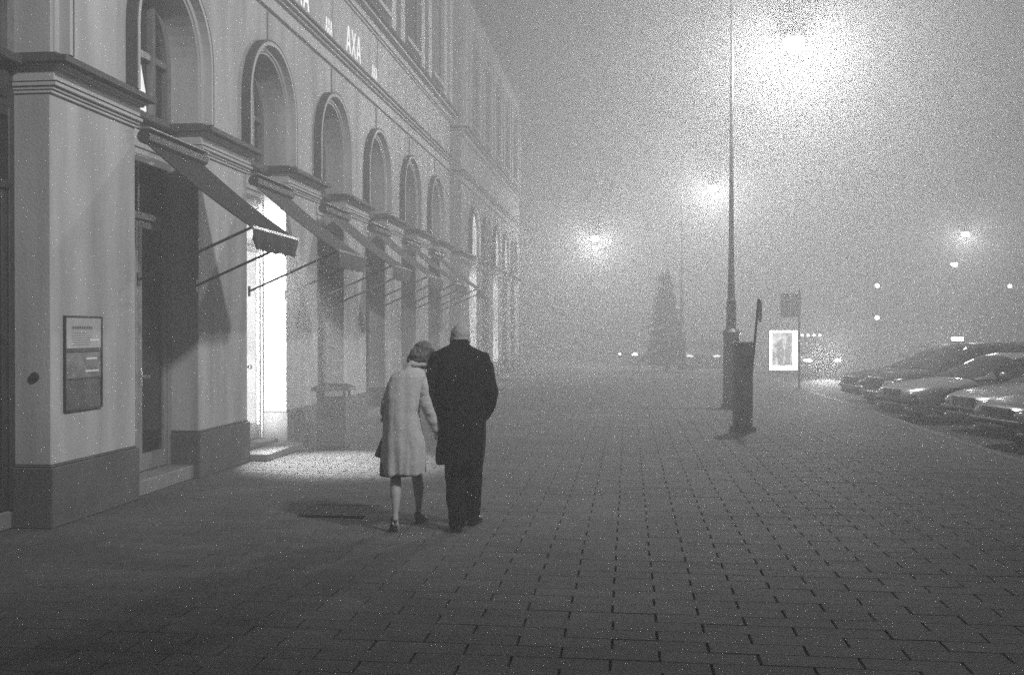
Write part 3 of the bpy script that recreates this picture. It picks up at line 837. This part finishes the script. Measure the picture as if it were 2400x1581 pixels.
CARS = {
 'sedan': dict(L=4.75, W=0.90, fw=0.92, rw=3.72, wr=0.325, hood=[(0, 0.66), (0.06, 0.70), (0.3, 0.76), (0.8, 0.84), (1.35, 0.91), (3.7, 0.95), (4.2, 0.96), (4.6, 0.93), (4.75, 0.82)],
   roof=[(1.30, 0.91), (1.75, 1.14), (2.15, 1.33), (2.45, 1.395), (2.9, 1.40), (3.3, 1.37), (3.75, 1.22), (4.25, 0.96)], ws=(1.30, 2.2), rws=(3.42, 4.25), pil=[(2.95, 3.03)]),
 'wagon': dict(L=4.6, W=0.91, fw=0.90, rw=3.62, wr=0.345, hood=[(0, 0.74), (0.06, 0.80), (0.3, 0.86), (0.8, 0.93), (1.2, 0.98), (3.9, 1.03), (4.5, 1.02), (4.6, 0.95)],
   roof=[(1.15, 0.98), (1.55, 1.22), (1.95, 1.47), (2.2, 1.56), (2.8, 1.59), (3.6, 1.585), (4.1, 1.55), (4.3, 1.42), (4.56, 1.03)], ws=(1.15, 2.0), rws=(4.15, 4.56), pil=[(2.75, 2.84), (3.62, 3.72)]),
}
def make_car(kind, paint, lit=None, detail=True):
    """front bumper at local x = 0, tail at +L; y is across; ground z = 0"""
    K = CARS[kind]; L, W = K['L'], K['W']
    root = bpy.data.objects.new('parked_car', None); col.objects.link(root)
    def hw(x):
        e = min(x, L-x); r = 0.55
        if e < r:
            q = 1 - e/r
            return W * (1 - 0.30*q**2.6)
        return W
    def arch(x):
        for wc in (K['fw'], K['rw']):
            d = abs(x-wc); rr = K['wr']+0.055
            if d < rr: return K['wr'] + math.sqrt(rr*rr-d*d)
        return 0.0
    xs = sorted(set([0, 0.01, 0.04] + [round(0.08+0.06*k, 3) for k in range(int((L-0.12)/0.06))] + [L-0.04, L-0.01, L]
                    + [round(wc+s*(K['wr']+0.0549), 4) for wc in (K['fw'], K['rw']) for s in (-1, 1)]))
    secs = []
    for x in xs:
        h = lerp_tab(K['hood'], x); w = hw(x)
        e = min(x, L-x)
        sill = 0.20 + (0.06*(1-min(e, 0.3)/0.3))
        tuck = 1 - 0.05*(1-min(e, 0.12)/0.12)
        b = max(sill, arch(x))
        half = [(0.0, h), (0.45*w, h-0.008), (0.78*w, h-0.022), (0.92*w, h-0.055), (0.985*w, h-0.12), (1.0*w, max(h-0.26, b+0.03)),
                (1.0*w*tuck, max(min(0.52, h-0.28), b+0.02)), (0.99*w*tuck, max(0.36, b+0.01)), (0.955*w*tuck, b)]
        ring = [(x, -y, z) for y, z in half[::-1]] + [(x, y, z) for y, z in half[1:]]
        ring += [(x, 0.6*w, max(b-0.01, 0.18)), (x, -0.6*w, max(b-0.01, 0.18))]
        secs.append(ring)
    MB().loft(secs).build('body', paint, root, smooth=True)
    bo = root.children[0]
    em = bo.modifiers.new('e', 'EDGE_SPLIT'); em.split_angle = R(42)
    # inner dark liner so the wheel arches read as deep
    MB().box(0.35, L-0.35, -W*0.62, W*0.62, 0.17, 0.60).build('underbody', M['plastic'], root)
    # greenhouse
    xr = sorted(set([a for a, _ in K['roof']] + [round(K['roof'][0][0]+0.07*k, 3) for k in range(int((K['roof'][-1][0]-K['roof'][0][0])/0.07)+1)] + [p for q in K['pil'] for p in q] + list(K['ws']) + list(K['rws'])))
    def gsec(x):
        r_ = lerp_tab(K['roof'], x); belt = lerp_tab(K['hood'], x) - 0.03
        up = max(r_ - belt, 0.02)
        wb = hw(x)*0.955; wt = wb - 0.20*min(up/0.45, 1.0)
        pts = [(0, r_), (0.5*wt, r_-0.012), (0.86*wt, r_-0.035), (wt, r_-0.075 if up > 0.12 else r_-up*0.5), (wt + (wb-wt)*0.5, belt+up*0.42), (wb, belt)]
        if up < 0.12: pts = [(0, r_), (0.5*wb, r_-0.004), (0.8*wb, r_-0.012), (0.92*wb, r_-up*0.4), (0.96*wb, belt+up*0.3), (wb, belt)]
        return pts
    cab, scr, rws, side = MB(), MB(), MB(), {}
    x_a, x_b = K['ws']; x_c, x_d = K['rws']
    for xa_, xb_ in zip(xr, xr[1:]):
        A, B = gsec(xa_), gsec(xb_); xm = (xa_+xb_)/2
        for sgn in (-1, 1):
            for j in range(5):
                q = [(xa_, sgn*A[j][0], A[j][1]), (xb_, sgn*B[j][0], B[j][1]), (xb_, sgn*B[j+1][0], B[j+1][1]), (xa_, sgn*A[j+1][0], A[j+1][1])]
                tgt = cab
                if x_a < xm < x_b and j <= 2: tgt = scr
                elif x_c < xm < x_d and j <= 2: tgt = rws
                elif j >= 3 and x_a+0.42 < xm < x_d-0.38:
                    inp = any(p0 <= xm <= p1 for p0, p1 in K['pil'])
                    if not inp:
                        seg = sum(1 for p0, p1 in K['pil'] if xm > p1)
                        tgt = side.setdefault((sgn, seg), MB())
                tgt.quad(*q)
    def place(mb, nm, m_):
        o = mb.build(nm, m_, root, smooth=True)
        bm = bmesh.new(); bm.from_mesh(o.data); bmesh.ops.remove_doubles(bm, verts=bm.verts, dist=1e-4); bmesh.ops.recalc_face_normals(bm, faces=bm.faces); bm.to_mesh(o.data); bm.free()
        return o
    place(cab, 'cabin', paint); place(scr, 'windscreen', M['car_glass']); place(rws, 'rear_window', M['car_glass'])
    for k_, mb in side.items(): place(mb, 'side_window', M['car_glass'])
    # wheels
    for wx in (K['fw'], K['rw']):
        for sgn in (-1, 1):
            yo = sgn*(W-0.02); yi = sgn*(W-0.22)
            rr = K['wr']
            t = MB().tube([(wx, yi, rr), (wx, yi+sgn*0.02, rr), (wx, yo-sgn*0.02, rr), (wx, yo, rr)], [rr*0.93, rr, rr, rr*0.93], 28).build('wheel', M['rubber'], root)
            MB().tube([(wx, yo+sgn*0.001, rr), (wx, yo+sgn*0.006, rr)], rr*0.64, 24).build('rim', M['steel'], t)
            sp2 = MB()
            for q in range(5):
                a = 2*math.pi*(q+0.5)/5
                sp2.tube([(wx+0.10*rr*math.cos(a)*2.2, yo+sgn*0.0065, rr+0.22*rr*math.sin(a)), (wx+0.58*rr*math.cos(a), yo+sgn*0.0065, rr+0.58*rr*math.sin(a))], 0.035, 6)
            sp2.build('rim_gap', M['plastic'], t)
    h0 = lerp_tab(K['hood'], 0.05)
    # grille, bumper, lamps, plate
    g = MB().box(-0.012, 0.02, -0.36, 0.36, h0-0.20, h0-0.05); g.build('grille', M['plastic'], root, bevel=0.01)
    gb = MB()
    for q in range(4): gb.box(-0.018, -0.0125, -0.34, 0.34, h0-0.185+q*0.038, h0-0.175+q*0.038)
    gb.build('grille_bars', M['chrome'], root)
    ch = MB().box(-0.016, 0.015, -0.38, 0.38, h0-0.047, h0-0.028); ch.build('grille_trim', M['chrome'], root)
    bp = []
    for q in range(13):
        y = -0.86 + 1.72*q/12
        x = 0.05 + 0.42*max(0, abs(y)-0.42)**1.7
        bp.append((x-0.07, y, 0.44))
    MB().tube(bp, [(0.035, 0.05)]*13, 10).build('bumper_strip', M['plastic'] if paint is not M['paint_black'] else M['chrome'], root, smooth=True)
    MB().box(-0.03, -0.0, -0.45, 0.45, 0.24, 0.34).build('air_intake', M['plastic'], root, bevel=0.01)
    MB().box(-0.036, -0.0305, -0.26, 0.26, 0.37, 0.48).build('number_plate', M['plate'], root)
    for sgn in (-1, 1):
        rot = Matrix.Rotation(R(-24*sgn), 3, 'Z')
        MB().ell((0.085, sgn*0.60, h0-0.125), (0.09, 0.18, 0.075), 18, 10, rot).build('headlight', M[lit] if lit else M['lens'], root, smooth=True)
        MB().ell((0.03, sgn*0.62, 0.30), (0.05, 0.07, 0.04), 12, 8, rot).build('fog_lamp', M['lens'], root, smooth=True)
        mx = x_a + 0.52
        mi = MB().ell((mx, sgn*(W+0.06), lerp_tab(K['hood'], mx)+0.06), (0.06, 0.10, 0.065), 12, 8)
        mi.tube([(mx, sgn*(W-0.08), lerp_tab(K['hood'], mx)+0.0), (mx, sgn*(W+0.03), lerp_tab(K['hood'], mx)+0.04)], 0.02, 6)
        mi.build('wing_mirror', paint, root, smooth=True)
        MB().box(L-0.06, L+0.004, sgn*0.72-0.12, sgn*0.72+0.12, 0.72, 0.86).build('tail_light', M['paint_black'], root, bevel=0.01)
        for q in (0.0, 0.95) if detail else ():
            hx = K['pil'][0][0] - 0.13 + q
            if hx < K['rw']-0.1:
                MB().box(hx-0.09, hx+0.09, sgn*(W-0.002), sgn*(W+0.025), 0.76, 0.785).build('door_handle', M['chrome'], root, bevel=0.004)
    return root
HD = (-0.978, -0.208)                       # heading of the parked cars
car_rz = math.atan2(-HD[1], -HD[0])         # local +x (towards the tail) is opposite to the heading
def park(root, corner, lab, rz=None, grp='cars parked along the kerb'):
    a = car_rz if rz is None else rz
    rx, ry = -math.sin(a), math.cos(a)        # local +y
    root.location = (corner[0] + 0.88*math.sin(a)*1.0, corner[1] - 0.88*math.cos(a), -0.12)
    root.rotation_euler = (0, 0, a); tag(root, lab, 'car', grp)
park(make_car('sedan', M['paint_grey']), (5.5, 17.1), 'nearest parked car, grey, its bonnet cut by the right edge')
park(make_car('sedan', M['paint_silver']), (5.8, 19.6), 'second parked car from the right edge, mostly hidden by the nearest one')
park(make_car('sedan', M['paint_silver']), (5.2, 22.1), 'pale saloon parked nose to the kerb, seen almost whole in the middle of the row')
cd = make_car('wagon', M['paint_black'])
park(cd, (5.5, 24.8), 'tall dark estate car with a lit roof sign behind the pale saloon')
rl = MB().box(1.95, 2.07, -0.16, 0.16, 1.62, 1.70).build('roof_sign', M['headlit'], cd, bevel=0.01)
MB().box(1.93, 2.09, -0.18, 0.18, 1.585, 1.62).build('roof_sign_base', M['plastic'], cd)
park(make_car('sedan', M['paint_black']), (5.55, 27.5), 'dark low car farthest along the parked row, next to the headlight glare')

def at_cam(u, zc):                          # street coordinates of a bearing and depth seen from the kerbside viewpoint
    xc = u*zc
    return (xc*ct - zc*st, xc*st + zc*ct)
oc = make_car('wagon', M['paint_black'], 'headlit', False); oc.name = 'oncoming_car'
x, y = at_cam(0.3125, 40.0)
oc.location = (x, y, -0.12); oc.rotation_euler = (0, 0, R(98)); tag(oc, 'oncoming car with dazzling headlights and five roof lamps', 'car')
rk = MB().box(1.9, 1.96, -0.55, 0.55, 1.58, 1.62).build('roof_bar', M['iron'], oc)
for q in range(5):
    MB().ell((1.88, -0.5+q*0.25, 1.67), (0.04, 0.055, 0.05), 10, 8).build('roof_lamp', M['marker'], oc)
p0 = oc.matrix_basis @ Vector((-0.12, 0.0, 0.66))
spot('headlight_beam', p0, (3.0, 12.0, 2.6), 6000, 46, 1.0, 0.35)
o2 = make_car('sedan', M['paint_grey'], 'headlit', False); o2.name = 'waiting_car'
x, y = at_cam(0.415, 35.0)
o2.location = (x, y, -0.12); o2.rotation_euler = (0, 0, R(70)); tag(o2, 'car with headlights on, hidden behind the dark estate car', 'car')
p0 = o2.matrix_basis @ Vector((-0.1, 0.0, 0.62)); spot('headlight_beam', p0, (5.0, 12.0, 3.4), 1500, 46, 0.9, 0.08)
o3 = make_car('sedan', M['paint_grey'], 'marker', False); o3.name = 'distant_car'
x, y = at_cam(0.1148, 50.0)
o3.location = (x, y, -0.0); o3.rotation_euler = (0, 0, R(38)); tag(o3, 'tiny distant car showing a pair of small headlights in mid street', 'car')
o4 = make_car('sedan', M['paint_grey'], 'dimlit', False); o4.name = 'distant_car'
x, y = at_cam(0.192, 46.0)
o4.location = (x, y, -0.0); o4.rotation_euler = (0, 0, R(84)); tag(o4, 'pale car with dim lamps half hidden behind the lamp post base', 'car')

# ------------------------------------------------------------------ the couple
def sec(cx, cy, z, a, b, n=28, p=2.3):
    out = []
    for k in range(n):
        t = 2*math.pi*k/n; c, s = math.cos(t), math.sin(t)
        out.append((cx + a*math.copysign(abs(c)**(2/p), c), cy + b*math.copysign(abs(s)**(2/p), s), z))
    return out
def hand(mb, wrist, d, palm_n, side, curl=0.5, s=1.0):
    """palm, four unequal bent fingers and a thumb from the side of the palm"""
    d = Vector(d).normalized(); n = Vector(palm_n); n = (n - d*n.dot(d)).normalized(); t = d.cross(n) * side
    w = Vector(wrist)
    mb.tube([w - d*0.03, w, w + d*0.045*s, w + d*0.088*s], [(0.024*s, 0.019*s), (0.026*s, 0.018*s), (0.040*s, 0.016*s), (0.040*s, 0.013*s)], 12)
    # orient the ellipse: simple extra slabs keep the palm wide along t
    for q in (-1.5, -0.5, 0.5, 1.5):
        mb.tube([w + d*0.02*s + t*(q*0.014*s), w + d*0.092*s + t*(q*0.020*s)], 0.0135*s, 8)
    for q, ln in ((-1.5, 0.058), (-0.5, 0.070), (0.5, 0.074), (1.5, 0.066)):
        p = w + d*0.085*s + t*(q*0.020*s); dd = d.copy(); pts = [p - d*0.01]; r = []
        for j in range(3):
            ang = curl*(0.5+0.45*j)
            dd = (d*math.cos(ang) + n*math.sin(ang)).normalized()
            p = p + dd*(ln*s*(0.45, 0.32, 0.23)[j]); pts.append(p)
        mb.tube(pts, [0.0095*s, 0.0092*s, 0.0085*s, 0.007*s], 8)
    p = w + d*0.022*s + t*0.030*s; dt = (d*0.72 + t*0.6 + n*0.35).normalized()
    mb.tube([p - dt*0.012, p + dt*0.034*s, p + (dt*0.7 + d*0.4 + n*0.2).normalized()*0.066*s], [0.0125*s, 0.011*s, 0.008*s], 8)
def head(mb, c, tilt, s=1.0):
    rot = Matrix.Rotation(tilt[0], 3, 'Y') @ Matrix.Rotation(tilt[1], 3, 'X')
    def P(x, y, z): return Vector(c) + rot @ Vector((x*s, y*s, z*s))
    mb.ell(P(0, -0.008, 0.022), (0.079*s, 0.098*s, 0.098*s), 24, 16, rot)          # skull
    mb.ell(P(0, 0.022, -0.045), (0.060*s, 0.070*s, 0.078*s), 20, 12, rot)           # face and jaw
    mb.ell(P(0, 0.072, -0.098), (0.026*s, 0.024*s, 0.022*s), 12, 8, rot)            # chin
    mb.tube([P(0, 0.088, 0.012), P(0, 0.112, -0.028), P(0, 0.096, -0.042)], [0.009*s, 0.014*s, 0.012*s], 8)   # nose
    mb.ell(P(0, 0.084, -0.066), (0.026*s, 0.012*s, 0.009*s), 10, 6, rot)            # mouth
    for q in (-1, 1):
        mb.ell(P(q*0.031, 0.078, 0.012), (0.015*s, 0.012*s, 0.011*s), 10, 6, rot)   # eyes
        mb.ell(P(q*0.030, 0.082, 0.030), (0.022*s, 0.012*s, 0.007*s), 10, 6, rot)   # brows
        mb.ell(P(q*0.081, 0.0, -0.012), (0.012*s, 0.021*s, 0.033*s), 10, 8, rot)    # ears
    return rot

def folds(cx, amp, freq, z0, z1, seed):
    def fn(p, n):
        q = max(0.0, min(1.0, (z1 - p.z)/(z1 - z0)))
        a = math.atan2(p.y, p.x - cx)
        f1 = noise.noise(Vector((math.cos(a)*freq, math.sin(a)*freq, p.z*1.3 + seed)))
        f2 = noise.noise(Vector((p.x*9 + seed, p.y*9, p.z*6)))
        f3 = noise.noise(Vector((p.x*26, p.y*26 + seed, p.z*17)))
        return p + n*(amp*(0.35+q)*f1 + 0.007*f2 + 0.0022*f3)
    return fn

# the man: front foot nearest the camera, right foot half a stride ahead
man_o = (-1.44, 8.46, 0.0)
mb = MB()
hr = head(mb, (0.0, 0.055, 1.655), (R(2), R(-13)), 1.0)
mb.tube([(0, 0.0, 1.45), (0, 0.01, 1.53), (0, 0.035, 1.62)], [0.068, 0.06, 0.057], 14)
mb.loft([sec(0.02, 0, z, a, b) for z, a, b in ((0.80, 0.15, 0.11), (0.95, 0.165, 0.115), (1.1, 0.15, 0.11), (1.3, 0.175, 0.115), (1.45, 0.19, 0.10), (1.51, 0.10, 0.07))])
legsM = {-1: [(-0.055, 0.02, 0.86), (-0.045, 0.03, 0.48), (-0.022, -0.02, 0.09)], 1: [(0.10, 0.04, 0.86), (0.10, 0.17, 0.48), (0.092, 0.28, 0.09)]}
for k, p in legsM.items(): mb.tube(p, [0.085, 0.058, 0.038], 14)
armL = [(-0.195, 0.0, 1.47), (-0.225, -0.01, 1.19), (-0.185, 0.03, 0.93)]
armR = [(0.195, 0.0, 1.47), (0.262, -0.05, 1.20), (0.205, 0.07, 1.01)]
mb.tube(armL, [0.05, 0.042, 0.03], 12); mb.tube(armR, [0.05, 0.042, 0.03], 12)
hand(mb, (-0.187, 0.03, 0.925), (-0.12, 0.05, -1), (0.9, 0.3, 0), 1, 0.55)
hand(mb, (0.20, 0.075, 1.0), (-0.25, 0.2, -0.9), (-1, 0, 0), -1, 0.3)
for fx_, fy, an in ((-0.020, -0.02, 0.0), (0.092, 0.28, 0.0)):
    mb.tube([(fx_, fy-0.03, 0.07), (fx_, fy+0.04, 0.065), (fx_, fy+0.15, 0.04)], [0.035, 0.038, 0.03], 10)
man = remesh(mb, 'person', M['skin'], 0.006, 3)
man.location = man_o; man.rotation_euler = (0, 0, TH)
tag(man, 'person seen from behind with short grey hair, long black overcoat and dark trousers', 'person')
hm = MB(); c = Vector((0.0, 0.055, 1.655))
hm.ell(c + hr @ Vector((0, -0.018, 0.030)), (0.083, 0.094, 0.094), 28, 18, hr)
hm.ell(c + hr @ Vector((0, -0.045, -0.02)), (0.076, 0.060, 0.075), 24, 14, hr)
remesh(hm, 'hair', M['hair_grey'], 0.007, 3, lambda p, n: p + n*0.004*noise.noise(p*60), man)
# overcoat
ct_ = MB()
S = [(0.585, 0.004, 0.0, 0.203, 0.165), (0.68, 0.010, 0.0, 0.204, 0.158), (0.80, 0.020, 0.0, 0.202, 0.150), (0.92, 0.030, 0.0, 0.194, 0.145), (1.02, 0.030, 0.0, 0.200, 0.146),
     (1.15, 0.014, 0.0, 0.213, 0.148), (1.30, 0.004, 0.0, 0.222, 0.146), (1.42, 0.0, 0.0, 0.226, 0.138), (1.50, 0.0, 0.0, 0.222, 0.122), (1.545, 0.0, 0.0, 0.200, 0.105), (1.58, 0.0, 0.004, 0.135, 0.09), (1.605, 0.0, 0.01, 0.085, 0.082)]
ct_.loft([sec(cx, cyy, z, a, b) for z, cx, cyy, a, b in S])
ct_.tube([(-0.165, 0, 1.515), (-0.218, 0.0, 1.42), (-0.236, -0.01, 1.18), (-0.200, 0.02, 1.0), (-0.178, 0.035, 0.91)], [0.055, 0.066, 0.064, 0.055, 0.05], 18)
ct_.tube([(0.165, 0, 1.515), (0.222, -0.005, 1.42), (0.272, -0.05, 1.20), (0.245, 0.0, 1.07), (0.20, 0.06, 0.99)], [0.055, 0.066, 0.066, 0.060, 0.055], 18)
for s_ in (-1, 1): ct_.ell((s_*0.207, 0, 1.497), (0.052, 0.07, 0.048), 14, 10)
ct_.tube([(0, 0.005, 1.565), (0, 0.018, 1.61), (0, 0.024, 1.645)], [(0.098, 0.094), (0.086, 0.086), (0.080, 0.084)], 22)
coat = remesh(ct_, 'overcoat', M['black_wool'], 0.010, 3, folds(0.0, 0.016, 2.6, 0.58, 1.4, 3.1), man)
vt = MB().box(-0.002, 0.010, -0.175, -0.150, 0.60, 0.86)
tro = MB()
for k, p in legsM.items():
    tro.tube([p[0], (p[1][0], p[1][1], 0.52), (p[1][0]+(p[2][0]-p[1][0])*0.5, (p[1][1]+p[2][1])/2, 0.28), (p[2][0], p[2][1], 0.10), (p[2][0], p[2][1]+0.01, 0.045)], [0.098, 0.092, 0.084, 0.072, 0.072], 16)
remesh(tro, 'trousers', M['trouser'], 0.010, 2, lambda p, n: p + n*(0.007*noise.noise(Vector((p.x*14, p.y*14, p.z*9))) + 0.004*noise.noise(Vector((p.x*4, p.y*4, p.z*34)))), man)
def shoe(parent, x, y, z, s=1.0, heel=0.02, yaw=0.0, pitch=0.0, m=None):
    m_ = MB()
    m_.loft([sec(0, yy, 0, 1, 1) for yy in ()] or [[(w_*math.cos(t), yy, zc_ + h_*math.sin(t)) for t in [2*math.pi*k/16 for k in range(16)]]
             for yy, w_, zc_, h_ in ((-0.055, 0.018, 0.055, 0.03), (-0.045, 0.036, 0.052, 0.046), (0.0, 0.040, 0.056, 0.052), (0.06, 0.042, 0.045, 0.040), (0.12, 0.048, 0.034, 0.030), (0.17, 0.044, 0.028, 0.024), (0.205, 0.022, 0.024, 0.014))])
    m_.box(-0.034, 0.034, -0.05, 0.015, 0.0, 0.02); m_.box(-0.038, 0.038, 0.05, 0.19, 0.0, 0.012)
    o = remesh(m_, 'shoe', m or M['leather'], 0.006, 2, None, parent)
    o.location = (x, y, z); o.rotation_euler = (pitch, 0, yaw); o.scale = (s, s, s)
    return o
shoe(man, -0.022, -0.02, 0.0, 1.08, yaw=R(10)); shoe(man, 0.095, 0.27, 0.0, 1.08, yaw=R(-14))

# the woman: head against his shoulder, her right hand in his left
wom_o = (-1.934, 8.40, 0.0)
wb = MB()
hc = (0.168, 0.06, 1.515)
wr_ = head(wb, hc, (R(24), R(-12)), 0.92)
wb.tube([(0.095, 0.0, 1.34), (0.11, 0.01, 1.40), (0.150, 0.04, 1.47)], [0.055, 0.050, 0.047], 14)
wb.loft([sec(cx, 0, z, a, b) for z, cx, a, b in ((0.72, 0.0, 0.15, 0.11), (0.88, 0.0, 0.165, 0.115), (1.02, 0.01, 0.13, 0.10), (1.2, 0.03, 0.145, 0.11), (1.32, 0.06, 0.15, 0.09), (1.38, 0.09, 0.08, 0.06))])
lgL = [(-0.07, 0.06, 0.78), (-0.060, 0.03, 0.47), (-0.055, -0.02, 0.33), (-0.052, -0.06, 0.17), (-0.050, -0.075, 0.105)]
lgR = [(0.07, 0.08, 0.78), (0.095, 0.28, 0.46), (0.112, 0.30, 0.34), (0.110, 0.335, 0.15), (0.108, 0.34, 0.075)]
wb.tube(lgL, [0.075, 0.046, 0.048, 0.026, 0.026], 14); wb.tube(lgR, [0.075, 0.048, 0.051, 0.027, 0.027], 14)
aR = [(0.185, 0.0, 1.33), (0.215, -0.015, 1.09), (0.300, 0.02, 0.87)]
aL = [(-0.035, 0.0, 1.34), (-0.115, 0.0, 1.11), (-0.155, 0.17, 0.99)]
wb.tube(aR, [0.042, 0.036, 0.024], 12); wb.tube(aL, [0.042, 0.036, 0.024], 12)
hand(wb, (0.302, 0.02, 0.865), (0.12, 0.03, -1), (1, 0.2, 0), -1, 0.6, 0.9)
hand(wb, (-0.157, 0.18, 0.985), (-0.1, 0.65, -0.75), (0.2, -0.7, -0.7), 1, 0.9, 0.9)
for (x, y, z, pt) in ((-0.050, -0.075, 0.10, -0.5), (0.108, 0.34, 0.06, 0.0)):
    d = Vector((0, math.cos(pt), math.sin(pt)))
    a = Vector((x, y-0.015, z-0.01)); wb.tube([a, a + d*0.07 + Vector((0, 0, -0.012)), a + d*0.14 + Vector((0, 0, -0.03))], [0.028, 0.03, 0.022], 10)
woman = remesh(wb, 'person', M['skin'], 0.006, 3)
woman.location = wom_o; woman.rotation_euler = (0, 0, TH)
tag(woman, 'person in pale tweed coat and dark bob leaning on a black overcoat shoulder', 'person')
hb = MB(); c = Vector(hc)
def HP(x, y, z): return c + wr_ @ Vector((x, y, z))
hb.ell(HP(0, -0.015, 0.032), (0.092, 0.105, 0.088), 26, 18, wr_)
hb.ell(HP(-0.015, -0.045, -0.025), (0.090, 0.075, 0.085), 24, 14, wr_)
hb.ell(HP(-0.055, -0.01, -0.045), (0.050, 0.070, 0.072), 20, 12, wr_)
hb.ell(HP(0.055, -0.005, -0.04), (0.045, 0.070, 0.068), 20, 12, wr_)
hb.ell(HP(-0.075, -0.03, -0.085), (0.032, 0.045, 0.035), 16, 10, wr_)
remesh(hb, 'hair', M['hair_dark'], 0.006, 2, lambda p, n: p + n*(0.010*noise.noise(p*26) + 0.007*noise.noise(Vector((p.x*60, p.y*60, p.z*22))) + 0.003*noise.noise(p*130)), woman)
wc = MB()
S = [(0.495, 0.004, 0.06, 0.203, 0.185), (0.60, 0.008, 0.04, 0.197, 0.172), (0.75, 0.012, 0.02, 0.182, 0.158), (0.90, 0.000, 0.01, 0.162, 0.148), (1.02, -0.006, 0.0, 0.150, 0.138),
     (1.15, 0.010, 0.0, 0.158, 0.134), (1.26, 0.036, 0.0, 0.165, 0.126), (1.33, 0.058, 0.0, 0.160, 0.112), (1.375, 0.078, 0.0, 0.128, 0.092), (1.405, 0.096, 0.004, 0.080, 0.074)]
wc.loft([sec(cx, cyy, z, a, b) for z, cx, cyy, a, b in S])
for pts_, rad_ in (([(0.150, -0.002, 1.352), (0.196, -0.012, 1.25), (0.212, -0.028, 1.10), (0.258, -0.008, 0.97), (0.305, 0.018, 0.862)], [0.050, 0.060, 0.060, 0.054, 0.049]),
                   ([(-0.010, 0, 1.345), (-0.075, -0.006, 1.25), (-0.118, -0.012, 1.11), (-0.145, 0.08, 1.03), (-0.16, 0.15, 1.0)], [0.048, 0.058, 0.061, 0.054, 0.048])):
    sv = MB(); sv.tube(pts_, rad_, 18); sv.ell(pts_[0], (0.052, 0.055, 0.05), 14, 10)
    remesh(sv, 'sleeve', M['tweed'], 0.008, 2, lambda p, n: p + n*(0.007*noise.noise(Vector((p.x*12, p.y*12, p.z*22))) + 0.003*noise.noise(Vector((p.x*30, p.y*30, p.z*40)))), woman)
wc.tube([(0.100, 0.0, 1.385), (0.112, 0.008, 1.42), (0.122, 0.016, 1.445)], [(0.082, 0.076), (0.074, 0.07), (0.07, 0.068)], 20)
remesh(wc, 'coat', M['tweed'], 0.009, 3, folds(0.0, 0.022, 2.3, 0.49, 1.3, 8.4), woman)
sf = MB()
ring = [(0.122 + 0.082*math.cos(t), 0.012 + 0.078*math.sin(t), 1.428 + 0.012*math.cos(t) + 0.004*math.sin(3*t)) for t in [2*math.pi*k/24 for k in range(25)]]
sf.tube(ring, 0.017, 10)
remesh(sf, 'scarf', M['scarf'], 0.006, 2, lambda p, n: p + n*0.004*noise.noise(p*45), woman)
sk = MB().loft([sec(-0.055, 0.06, z, a, b) for z, a, b in ((0.474, 0.148, 0.165), (0.60, 0.135, 0.15))])
remesh(sk, 'skirt', M['leather'], 0.009, 2, None, woman)
def heel_shoe(parent, x, y, z, pitch, yaw):
    m_ = MB()
    m_.loft([[(w_*math.cos(t), yy, zc_ + h_*math.sin(t)) for t in [2*math.pi*k/16 for k in range(16)]]
             for yy, w_, zc_, h_ in ((-0.05, 0.016, 0.085, 0.022), (-0.04, 0.031, 0.082, 0.036), (0.0, 0.034, 0.074, 0.036), (0.05, 0.034, 0.050, 0.026), (0.10, 0.040, 0.026, 0.020), (0.145, 0.034, 0.020, 0.016), (0.178, 0.012, 0.017, 0.010))])
    m_.tube([(0, -0.036, 0.07), (0, -0.040, 0.03), (0, -0.042, 0.0)], [0.024, 0.015, 0.012], 10)
    o = remesh(m_, 'shoe', M['leather'], 0.005, 2, None, parent)
    o.location = (x, y, z); o.rotation_euler = (pitch, 0, yaw)
heel_shoe(woman, -0.054, -0.065, 0.035, R(-26), R(14)); heel_shoe(woman, 0.110, 0.35, 0.0, 0.0, R(-16))
bag = empty('handbag', (0, 0, 0), 0, 'dark handbag hanging in front of the pale tweed coat, one corner showing', 'handbag')
bag.location = Vector(wom_o) + Matrix.Rotation(TH, 3, 'Z') @ Vector((-0.145, 0.25, 0.585)); bag.rotation_euler = (R(3), R(14), TH + R(30))
bg_ = MB().add([(-0.13, -0.05, 0), (0.13, -0.05, 0), (0.13, 0.05, 0), (-0.13, 0.05, 0), (-0.115, -0.02, 0.18), (0.115, -0.02, 0.18), (0.115, 0.02, 0.18), (-0.115, 0.02, 0.18)],
               [(0, 3, 2, 1), (4, 5, 6, 7), (0, 1, 5, 4), (1, 2, 6, 5), (2, 3, 7, 6), (3, 0, 4, 7)])
bg_.build('bag_body', M['leather'], bag, bevel=0.012, seg=2)
MB().tube([(-0.08, 0, 0.17), (-0.06, 0, 0.26), (0.0, 0, 0.33), (0.06, 0, 0.26), (0.08, 0, 0.17)], 0.008, 8).build('bag_handle', M['leather'], bag)

# ------------------------------------------------------------------ the fog: one closed box round everything
hz = MB().box(-40, 60, -25, 130, -1.6, 17.5).build('haze', None)
vm = bpy.data.materials.new('fog'); vm.use_nodes = True
nt = vm.node_tree; nt.nodes.clear()
pv = nt.nodes.new('ShaderNodeVolumePrincipled'); pv.inputs['Color'].default_value = (0.97, 0.97, 0.97, 1)
pv.inputs['Density'].default_value = FOG; pv.inputs['Anisotropy'].default_value = FOG_G
ov = nt.nodes.new('ShaderNodeOutputMaterial'); nt.links.new(pv.outputs[0], ov.inputs['Volume'])
hz.data.materials.append(vm)
tag(hz, kind='stuff')
